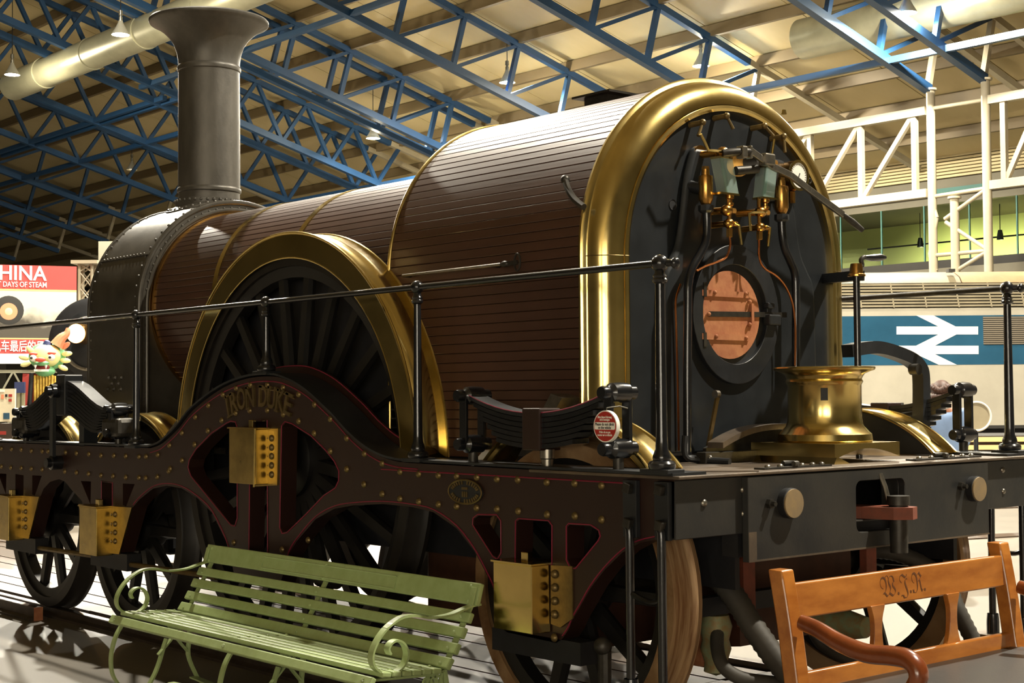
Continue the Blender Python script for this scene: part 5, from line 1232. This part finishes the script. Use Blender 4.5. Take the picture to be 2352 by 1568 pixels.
# ---- diesel power car with the double arrow
p, ang, D = frame_at(2100, 800, 28.6)
dl_ = empty('diesel_locomotive', p, (0, 0, ang), label='white and blue diesel locomotive with a double arrow emblem', category='locomotive')
XA, XZ = -7.5, 7.5
zr0 = D(2100, 985)[1]; zs0 = D(2100, 838)[1]; zs1 = D(2100, 725)[1]; zw1 = D(2100, 706)[1]; zg1 = D(2100, 648)[1]; zr1 = D(2100, 622)[1]
obj('body_side', MB().box2((XA, 0, zr0), (XZ, 2.7, zw1)), 'diesel_white', dl_, smooth=0, bevel=.03)
x0b, x1b = D(1850, 780)[0], XZ - .4
obj('blue_stripe', MB().box2((x0b - 3, -.006, zs0), (x1b, .01, zs1)), 'diesel_blue', dl_, smooth=0)
Zd = lambda a, b: D(1860 + a / 3.016, 560 + b / 3.016)
lg = MB()
for poly in (((600, 572), (1165, 572), (1165, 627), (600, 627)), ((600, 705), (1168, 705), (1168, 763), (600, 763)), ((735, 495), (855, 495), (1010, 572), (890, 572)), ((890, 627), (1015, 627), (865, 705), (735, 705)), ((735, 763), (865, 763), (1020, 838), (895, 838))):
    lg.prism([Zd(*q) for q in poly], 'y', -.012, -.004)
obj('double_arrow', lg, 'white', dl_, smooth=0)
gx, _ = Zd(1200, 600)
obj('side_grille', MB().box2((gx, -.012, Zd(1200, 698)[1]), (gx + 2.6, 0, Zd(1200, 503)[1])), 'grille_dark', dl_, smooth=0)
for k in range(14):
    z = Zd(1200, 698)[1] + (Zd(1200, 503)[1] - Zd(1200, 698)[1]) * (k + .5) / 14; obj('grille_slat', MB().box2((gx, -.03, z - .012), (gx + 2.6, -.01, z + .012)), 'grille_bar', dl_, smooth=0)
obj('cant_rail', MB().prism([(0, zw1), (2.7, zw1), (2.45, zg1), (.25, zg1)], 'x', XA, XZ), 'grille_dark', dl_, smooth=0)
for k in range(8):
    t = (k + .5) / 8; z = zw1 + (zg1 - zw1) * t; y = .25 * t
    obj('roof_slat', MB().box2((XA, y - .05, z - .018), (XZ, y + .02, z + .018)), 'diesel_roof', dl_, smooth=0)
for k in range(24): obj('slat_rib', MB().bar((XA + .3 + k * .62, -.03, zw1), (XA + .3 + k * .62, .22, zg1), .025, .02), 'diesel_roof', dl_, smooth=0)
rp_ = [(.2, zg1), (.35, zg1 + .12), (.7, zr1 + .02), (1.35, zr1 + .08), (2.0, zr1 + .02), (2.35, zg1 + .12), (2.5, zg1)]
obj('roof', MB().prism(rp_, 'x', XA, D(2215, 630)[0]), 'diesel_roof', dl_, smooth=30); obj('roof', MB().prism(rp_, 'x', D(2215, 630)[0] + .02, XZ), 'diesel_roof_rust', dl_, smooth=30)
obj('roof_bracket', MB().box2((D(2190, 625)[0], .3, zr1), (D(2205, 625)[0], .5, zr1 + .06)), 'iron_dark', dl_, smooth=0)
obj('underframe', MB().box2((XA, .25, .25), (XZ, 2.5, zr0)), 'black_dull', dl_, smooth=0)
for x in (-6, -3.6, 3.6, 6):
    for y in (.3, 2.2): obj('wheel', MB().lathe([(0, y), (.4, y), (.45, y + .05), (.45, y + .12), (0, y + .14)], (x, 0, .45), 'y', 28), 'tyre_dark', dl_)
obj('side_step', MB().box2((D(2005, 935)[0], -.03, D(2005, 938)[1]), (D(2075, 935)[0], .0, D(2005, 925)[1])), 'grille_dark', dl_, smooth=0)
obj('skirt_line', MB().box2((XA, -.01, zr0), (XZ, .0, zr0 + .06)), 'grille_dark', dl_, smooth=0)
# ---- white disc and low wooden platform near it
p2, a2, D2 = frame_at(2248, 955, 19.0)
dk = empty('disc_sign', p2, (0, 0, a2), label='round white disc on a short post behind the far spring', category='sign')
dx_, dz_ = D2(2243, 956); rr = abs(D2(2285, 956)[0] - dx_) * .78
obj('disc', MB().lathe([(0, 0), (rr, 0), (rr, .02), (0, .03)], (dx_, 0, dz_), 'y', 40), 'diesel_roof', dk); obj('rim', MB().tube([(dx_ + rr * math.cos(a), 0, dz_ + rr * math.sin(a)) for a in np.linspace(0, 2*PI, 32, endpoint=False)], .015, 8, closed=True), 'white_paint', dk); obj('post', MB().cyl((dx_, .04, 0), (dx_, .04, dz_), .03, seg=12), 'black_paint', dk)
p3, a3, D3 = frame_at(2330, 1000, 23.0)
pf_ = empty('platform', p3, (0, 0, a3), label='low dark platform with pale timber edges beyond the footplate', category='platform')
zt3 = D3(2330, 1000)[1]
obj('deck', MB().box2((-3.0, 0, 0), (6, 1.6, zt3)), 'grille_dark', pf_, smooth=0)
for v in (1006, 1024): z = D3(2330, v)[1]; obj('timber_edge', MB().box2((-3.0, -.06, z - .05), (6, 0, z + .02)), 'banner_gold', pf_, smooth=0)
# rails of the neighbouring roads
for i, (ua, va, ub, vb) in enumerate(((2290, 1166, 2400, 1162), (2290, 1232, 2400, 1226))):
    a, b = W(ua, va, z=FLOOR_Z), W(ub, vb, z=FLOOR_Z); d = (b - a).normalized()
    if i < 2: obj('plank_road', MB().bar(a - d * 1.5, a + d * 4, .3, .03), 'plank_brown', smooth=0, label='long brown timber laid flush in the pale floor, ' + ('nearer the diesel' if i == 0 else 'nearer the wooden bench'), category='timber')
# ---- person
pp, pa, DP = frame_at(2163, 930, 15.2, 2.7)
person = empty('person', pp, (0, 0, pa), label='person with reddish brown hair in a light blue shirt, back half turned', category='person')
def skin_mesh(name, verts, edges, radii, mtl, parent, root=0, sub=2):
    me = bpy.data.meshes.new(name); me.from_pydata(verts, edges, []); me.update(); o = link(name, me, parent)
    o.modifiers.new('skin', 'SKIN'); sv = me.skin_vertices[0].data
    for i, r in enumerate(radii): sv[i].radius = r if isinstance(r, tuple) else (r, r)
    sv[root].use_root = True
    s_ = o.modifiers.new('sub', 'SUBSURF'); s_.levels = sub; s_.render_levels = sub
    me.materials.append(MATS[mtl]); me.polygons.foreach_set('use_smooth', []); s_.use_limit_surface = False
    o.modifiers['skin'].use_smooth_shade = True
    return o
hz = D_top = 1.715
V = [(0, 0, .93), (0, .01, 1.12), (0, .02, 1.32), (0, .02, 1.45), (0, -.01, 1.52), (0, -.02, 1.60),
     (.17, .02, 1.41), (.22, .0, 1.16), (.19, -.14, .98), (.17, -.2, .92), (-.17, .02, 1.41), (-.22, 0, 1.16), (-.19, -.14, .98), (-.17, -.2, .92),
     (.09, 0, .86), (.10, -.02, .48), (.10, .02, .08), (.11, -.12, .03), (-.09, 0, .86), (-.10, .02, .48), (-.10, .06, .08), (-.11, -.08, .03)]
Ed = [(0, 1), (1, 2), (2, 3), (3, 4), (4, 5), (3, 6), (6, 7), (7, 8), (8, 9), (3, 10), (10, 11), (11, 12), (12, 13), (0, 14), (14, 15), (15, 16), (16, 17), (0, 18), (18, 19), (19, 20), (20, 21)]
Rd = [(.15, .11), (.14, .10), (.16, .11), (.12, .09), .05, .055, .06, .045, .036, .03, .06, .045, .036, .03, .085, .06, .045, .035, .085, .06, .045, .035]
skin_mesh('body', V, Ed, Rd, 'skin', person)
Vs = [(0, 0, .84)] + V[1:4] + [V[6], V[7], (.205, -.07, 1.07), V[10], V[11], (-.205, -.07, 1.07)]
skin_mesh('shirt', [(a, b, c) for a, b, c in Vs], [(0, 1), (1, 2), (2, 3), (3, 4), (4, 5), (5, 6), (3, 7), (7, 8), (8, 9)], [(.20, .155), (.185, .135), (.195, .14), (.14, .105), .085, .066, .056, .085, .066, .056], 'shirt', person)
skin_mesh('trousers', [(0, 0, 1.0), (.09, 0, .84), (.10, -.02, .48), (.10, .02, .08), (-.09, 0, .84), (-.10, .02, .48), (-.10, .06, .08)], [(0, 1), (1, 2), (2, 3), (0, 4), (4, 5), (5, 6)], [(.17, .13), .105, .08, .06, .105, .08, .06], 'trousers', person)
hd = obj('head', MB().sphere((0, -.02, 1.605), .105, .80, .95, 1.12, 20, 14).sphere((0, -.125, 1.595), .02, .7, 1.2, 1.1, 8, 6).sphere((.085, -.01, 1.60), .025, .4, 1, 1.3, 8, 6).sphere((-.085, -.01, 1.60), .025, .4, 1, 1.3, 8, 6), 'skin', person)
for s in (-1, 1): obj('eye', MB().sphere((s * .034, -.112, 1.62), .011, seg=8, rings=6), 'white', hd)
obj('mouth', MB().sphere((0, -.115, 1.548), .022, 1.1, .4, .3, 8, 6), 'mouth', hd)
hm = MB().sphere((0, .005, 1.635), .118, .86, .98, .98, 18, 12)
for k in range(26):
    a = 2*PI*k/26; hm.sphere((.08 * math.cos(a), .02 + .08 * math.sin(a), 1.655 + .02 * math.sin(3*a)), .04, 1, 1, 1, 8, 6)
for k in range(9):
    a = PI * k / 8; hm.sphere((.075 * math.cos(a), .03 + .075 * math.sin(a), 1.57), .038, 1, 1, 1.2, 8, 6)
obj('hair', hm, 'hair', person)
hand = MB()
for s in (-1, 1):
    hand.sphere((s * .17, -.23, .90), .04, .55, 1, 1.1, 10, 8)
    for k in range(4): hand.tube([(s * .17, -.245 + k * .018, .88), (s * .168, -.26 + k * .018, .845), (s * .16, -.255 + k * .017, .815)], [.009, .0085, .007], 6)
    hand.tube([(s * .16, -.225, .91), (s * .145, -.26, .89), (s * .14, -.275, .87)], [.01, .009, .008], 6)
obj('hands', hand, 'skin', person)
# ---- exhibition banner
pb, ab, DB = frame_at(90, 700, 25.0, .40)
bn = empty('exhibition_banner', pb, (0, 0, ab), label='large red and grey exhibition banner with white CHINA lettering', category='banner')
xr_ = DB(176, 650)[0]; xl2 = xr_ - 3.6
zr = [DB(60, v)[1] for v in (609, 664, 668, 776, 779, 812, 835)]
obj('red_band', MB().box2((xl2, 0, zr[1]), (xr_, .04, zr[0])), 'banner_red', bn, smooth=0)
obj('gold_line', MB().box2((xl2, -.002, zr[2]), (xr_, .04, zr[1])), 'banner_gold', bn, smooth=0)
obj('gold_line', MB().box2((xl2, -.002, zr[4]), (xr_, .04, zr[3])), 'banner_gold', bn, smooth=0)
obj('red_band', MB().box2((xl2, 0, zr[5]), (xr_, .04, zr[4])), 'banner_red', bn, smooth=0)
obj('white_band', MB().box2((xl2, .0, zr[6]), (xr_, .04, zr[5])), 'white', bn, smooth=0)
pic = bpy.data.materials.new('banner_photo'); pic.use_nodes = True; nt = pic.node_tree; b_ = nt.nodes['Principled BSDF']; b_.inputs['Roughness'].default_value = .7
tc = nt.nodes.new('ShaderNodeTexCoord'); sp_ = nt.nodes.new('ShaderNodeSeparateXYZ'); nt.links.new(tc.outputs['Object'], sp_.inputs[0])
nz = nt.nodes.new('ShaderNodeTexNoise'); nz.inputs['Scale'].default_value = 3; nz.inputs['Detail'].default_value = 8; nt.links.new(tc.outputs['Object'], nz.inputs[0])
ad = nt.nodes.new('ShaderNodeMath'); ad.operation = 'MULTIPLY_ADD'; ad.inputs[1].default_value = .55; nt.links.new(nz.outputs[0], ad.inputs[0]); nt.links.new(sp_.outputs[2], ad.inputs[2])
mr = nt.nodes.new('ShaderNodeMapRange'); mr.inputs['From Min'].default_value = zr[3] + .2; mr.inputs['From Max'].default_value = zr[2] + .3; nt.links.new(ad.outputs[0], mr.inputs[0])
cr_ = nt.nodes.new('ShaderNodeValToRGB'); cr_.color_ramp.elements[0].color = (*lin('4a443a'), 1); cr_.color_ramp.elements[1].color = (*lin('cfc8b4'), 1); cr_.color_ramp.elements[0].position = .35; cr_.color_ramp.elements[1].position = .62
nt.links.new(mr.outputs[0], cr_.inputs[0]); nt.links.new(cr_.outputs[0], b_.inputs['Base Color']); MATS['banner_photo'] = pic
obj('printed_picture', MB().box2((xl2, 0, zr[3]), (xr_, .04, zr[2])), 'banner_photo', bn, smooth=0)
gl = DB(20, 715); obj('printed_headlamp', MB().lathe([(0, -.004), (.13, -.0035), (.14, -.003)], (gl[0], 0, gl[1]), 'y', 24), 'dragon_orange', bn); obj('printed_headlamp', MB().lathe([(0, -.008), (.05, -.006), (.06, -.004)], (gl[0], 0, gl[1]), 'y', 24), 'dragon_cream', bn)
obj('printed_locomotive', MB().lathe([(.24, -.001), (.22, -.003), (0, -.003)], (gl[0], 0, gl[1] + .02), 'y', 24), 'grille_dark', bn)
def btext(t, u_right, v, h, width, m='white', off=.005):
    x, z = DB(u_right, v); M = Matrix.Translation((x - width / 2, -.006, z)) @ Matrix.Rotation(PI/2, 4, 'X')
    obj('lettering', MB().text(t, h, M, .003, off, width=width), m, bn, smooth=0)
wl = DB(106, 630)[0] - DB(0, 630)[0]
btext('CHINA', 106, 630, .34, wl * 1.33); btext('LAST DAYS OF STEAM', 107, 655, .125, wl * 1.27, off=.001); btext('\u84b8\u6c7d\u673a\u8f66\u6700\u540e\u7684\u65e5\u5b50', 122, 797, .20, wl * 1.7, off=.002)
obj('lattice_bar', MB().box2((xl2, .1, zr[6] - .15), (xr_, .14, zr[6] - .1)), 'duct', bn, smooth=0); obj('lattice_bar', MB().box2((xl2, .1, zr[6] - .55), (xr_, .14, zr[6] - .5)), 'duct', bn, smooth=0)
for k in range(9):
    x = xl2 + (xr_ - xl2) * k / 9; x2 = xl2 + (xr_ - xl2) * (k + .5) / 9; x3 = xl2 + (xr_ - xl2) * (k + 1) / 9
    obj('lattice_brace', MB().bar((x, .12, zr[6] - .5), (x2, .12, zr[6] - .12), .03, .03), 'duct', bn, smooth=0); obj('lattice_brace', MB().bar((x2, .12, zr[6] - .12), (x3, .12, zr[6] - .5), .03, .03), 'duct', bn, smooth=0)
obj('leg', MB().box2((xl2, .08, 0), (xl2 + .1, .18, zr[0])), 'duct', bn, smooth=0); obj('leg', MB().box2((xr_ - .1, .08, 0), (xr_, .18, zr[6])), 'duct', bn, smooth=0)
# aluminium tower
pt, at, DT = frame_at(196, 700, 26.0)
tw = empty('truss_tower', pt, (0, 0, at), label='silver lattice tower standing at the end of the red banner', category='tower')
xa, zt4 = DT(182, 606); xb, _ = DT(211, 606)
for x in (xa, xb):
    for y in (0, xb - xa): obj('upright', MB().cyl((x, y, 0), (x, y, zt4), .028, seg=10), 'truss_white', tw)
obj('cap', MB().box2((xa - .12, -.1, zt4), (xb + .12, xb - xa + .1, zt4 + .06)), 'truss_white', tw, smooth=0)
z = 0.3
while z < zt4 - .1:
    for y in (0, xb - xa):
        obj('lacing', MB().cyl((xa, y, z), (xb, y, min(zt4, z + .27)), .012, seg=6), 'truss_white', tw); obj('lacing', MB().cyl((xb, y, z), (xa, y, min(zt4, z + .27)), .012, seg=6), 'truss_white', tw)
    z += .27
# ---- lion-dance head on a pole
ph, ah, DH = frame_at(104, 840, 20.0, .15)
dg = empty('dragon_head', ph, (0, 0, ah), label='cream and green festival dragon head on a red pole with gold fringe', category='puppet')
Zh = lambda a, b: DH(a / 5.4077, 590 + b / 5.4077)
def at_(a, b, y=0.): x, z = Zh(a, b); return Vector((x, y, z))
k_ = abs(Zh(100, 0)[0] - Zh(0, 0)[0]) / 100      # metres per crop pixel
obj('face', MB().sphere(at_(575, 1225), 180 * k_, 1, .8, .85, 24, 16), 'dragon_cream', dg)
obj('ruff', MB().sphere(at_(570, 1230, .12), 235 * k_, 1, .45, .80, 24, 16), 'dragon_green', dg)
obj('jaw', MB().sphere(at_(565, 1420, -.02), 120 * k_, 1.05, .8, .62, 20, 12), 'dragon_green', dg)
obj('mouth', MB().sphere(at_(560, 1375, -.30 * .6), 88 * k_, 1, .5, .48, 20, 12), 'mouth', dg)
obj('muzzle', MB().sphere(at_(555, 1325, -.22), 80 * k_, 1.15, .6, .42, 18, 12), 'dragon_green', dg)
for dx in (-70, 60): obj('fang', MB().tube([at_(560 + dx, 1350, -.33), at_(560 + dx, 1392, -.34)], [.02, .004], 8), 'white', dg)
for k in range(9): obj('tooth', MB().box(at_(480 + k * 19, 1412, -.28), (.025, .03, .03)), 'white', dg, smooth=0)
obj('nose', MB().sphere(at_(548, 1282, -.30), 52 * k_, 1.3, .6, .6, 14, 10), 'dragon_red', dg)
for x, z in ((452, 1262), (678, 1255)):
    e = obj('eye', MB().sphere(at_(x, z, -.26), 44 * k_, 1, .8, 1, 16, 12), 'white', dg); obj('pupil', MB().sphere(at_(x - 5, z, -.37), 17 * k_, 1, .6, 1, 10, 8), 'ink', e)
    obj('brow', MB().sphere(at_(x, z - 52, -.25), 50 * k_, 1.1, .5, .45, 12, 8), 'dragon_red', e)
for x, z, a in ((370, 1150, 2.4), (290, 1250, 2.9), (310, 1330, 3.4), (810, 1100, .7), (825, 1200, .1), (805, 1285, -.1), (775, 1375, -.4)):
    c = at_(x, z, .05); obj('ear_leaf', MB().sphere(c, 62 * k_, 1.1, .25, .55, 12, 8, Matrix.Rotation(-a, 3, 'Y')), 'dragon_cream' if x < 500 else 'dragon_orange' if x == 810 else 'dragon_cream', dg)
obj('horn', MB().tube(smoothpath([at_(700, 1100), at_(760, 1010), at_(830, 950), at_(845, 880)], 4), [.09 - .0055 * i for i in range(13)], 10), 'dragon_orange', dg)
obj('horn', MB().tube([at_(590, 1100), at_(600, 1050), at_(610, 1040)], [.07, .05, .02], 10), 'blue_dark', dg)
for k in range(22):
    a = at_(440 + k * 12, 1470 + 8 * math.sin(k), -.05 + .02 * (k % 3)); obj('fringe', MB().tube([a, a - Vector((0, 0, .42 + .05 * (k % 4)))], .013, 5), 'dragon_gold', dg)
obj('pole', MB().cyl(at_(560, 1440, .15), Vector((Zh(470, 1500)[0], .15, 0)), .035, seg=10), 'banner_red', dg)
obj('drape', MB().bar(at_(395, 1450, .1), Vector((Zh(330, 1500)[0], .1, .35)), .04, .26), 'banner_red', dg, smooth=0)
obj('drape_pole', MB().cyl(at_(400, 1440, -.05), Vector((Zh(280, 1500)[0], .0, 0)), .03, seg=8), 'black_dull', dg)
# ---- black engine behind
pk, ak, DK = frame_at(212, 800, 22.5, -.12)
kf = empty('black_locomotive', pk, (0, 0, ak), label='large black locomotive with a glowing lamp behind the dragon head', category='locomotive')
cxk, czk = DK(212, 790); rk = abs(DK(212, 683)[1] - czk)
obj('boiler', MB().lathe([(0, -.05), (rk * .8, -.05), (rk, .02), (rk, 6), (0, 6)], (cxk, 0, czk), 'y', 48), 'black_dull', kf, smooth=40)
obj('door', MB().lathe([(0, -.16), (rk * .5, -.12), (rk * .72, -.05)], (cxk, 0, czk), 'y', 40), 'black_paint', kf)
obj('door_ring', MB().tube([(cxk + rk * .55 * math.cos(a), -.13, czk + rk * .55 * math.sin(a)) for a in np.linspace(0, 2*PI, 40, endpoint=False)], .03, 8, closed=True), 'steel', kf)
lx, lz = DK(178, 766, -.4)
obj('lamp_body', MB().cyl((lx, -.45, lz), (lx, -.1, lz), .15, seg=24), 'bronze', kf); obj('lamp_glass', MB().lathe([(0, -.48), (.11, -.47), (.14, -.455)], (lx, 0, lz), 'y', 24), 'lamp_glow_warm', kf)
obj('running_plate', MB().box2((cxk - 1.3, 0, czk - 1.15), (cxk + 1.3, 6, czk - 1.05)), 'black_dull', kf, smooth=0); obj('front_beam', MB().box2((cxk - 1.3, -.25, czk - 1.7), (cxk + 1.3, 0, czk - 1.2)), 'black_dull', kf, smooth=0)
obj('saddle', MB().box2((cxk - .6, .1, czk - 1.1), (cxk + .6, 5, czk - .5)), 'black_dull', kf, smooth=0)
for y in (.8, 2.4, 4.0):
    for s in (-1, 1): obj('wheel', MB().lathe([(0, s * .7 - .07), (.5, s * .7 - .07), (.5, s * .7 + .07), (0, s * .7 + .07)], (cxk, y, .5), 'x', 24).__class__().lathe([(0, cxk + s * .8 - .07), (.5, cxk + s * .8 - .07), (.5, cxk + s * .8 + .07), (0, cxk + s * .8 + .07)], (0, y, .5), 'x', 24), 'black_dull', kf)
# ---- display boards
def board(u0, v0, u1, v1, depth, lab, mtl='board_white', squares=(), yaw=0.):
    p_, a_, DD = frame_at((u0 + u1) / 2, v0, depth, yaw); x0, z1 = DD(u0, v0); x1, z0 = DD(u1, v1)
    o = empty('display_board', p_, (0, 0, a_), label=lab, category='display board')
    obj('panel', MB().box2((x0, 0, z0), (x1, .05, z1)), mtl, o, smooth=0)
    for x in (x0 + .08, x1 - .08): obj('leg', MB().box2((x - .03, .05, 0), (x + .03, .1, z1)), 'duct', o, smooth=0)
    for (a, b, c, d, m) in squares:
        xa, za = DD(a, b); xb, zb = DD(c, d); obj('print', MB().box2((xa, -.006, zb), (xb, 0, za)), m, o, smooth=0)
board(-60, 893, 34, 968, 19, 'cream display board with small printed squares under the banner', squares=((12, 905, 17, 911, 'ink'), (20, 905, 28, 911, 'sign_red'), (3, 906, 9, 916, 'dragon_orange'), (20, 916, 27, 922, 'sign_red'), (8, 948, 22, 962, 'diesel_blue'), (-10, 880 + 15, 10, 900, 'white')))
board(33, 877, 56, 902, 19.5, 'small navy blue panel beside the cream display board', 'blue_dark')
board(31, 903, 54, 932, 20.2, 'small grey and white panel below the navy one', 'wall_grey', squares=((46, 903, 53, 931, 'white'),))
board(-60, 972, 28, 1010, 17.5, 'low brown printed board below the cream display board', 'plank_brown', squares=((0, 990, 14, 998, 'sign_red'),))
p_, a_, DD = frame_at(255, 575, 40)
x0, z1 = DD(226, 554); x1, z0 = DD(330, 640)
gp = empty('hanging_panel', p_, (0, 0, a_), label='plain grey panel showing above the smokebox shoulder', category='panel')
obj('sheet', MB().box2((x0, 0, z0), (x1, .06, z1)), 'wall_grey', gp, smooth=0)
for x in (x0 + .2, x1 - .2): obj('leg', MB().box2((x - .05, .06, 0), (x + .05, .16, z1)), 'duct', gp, smooth=0)
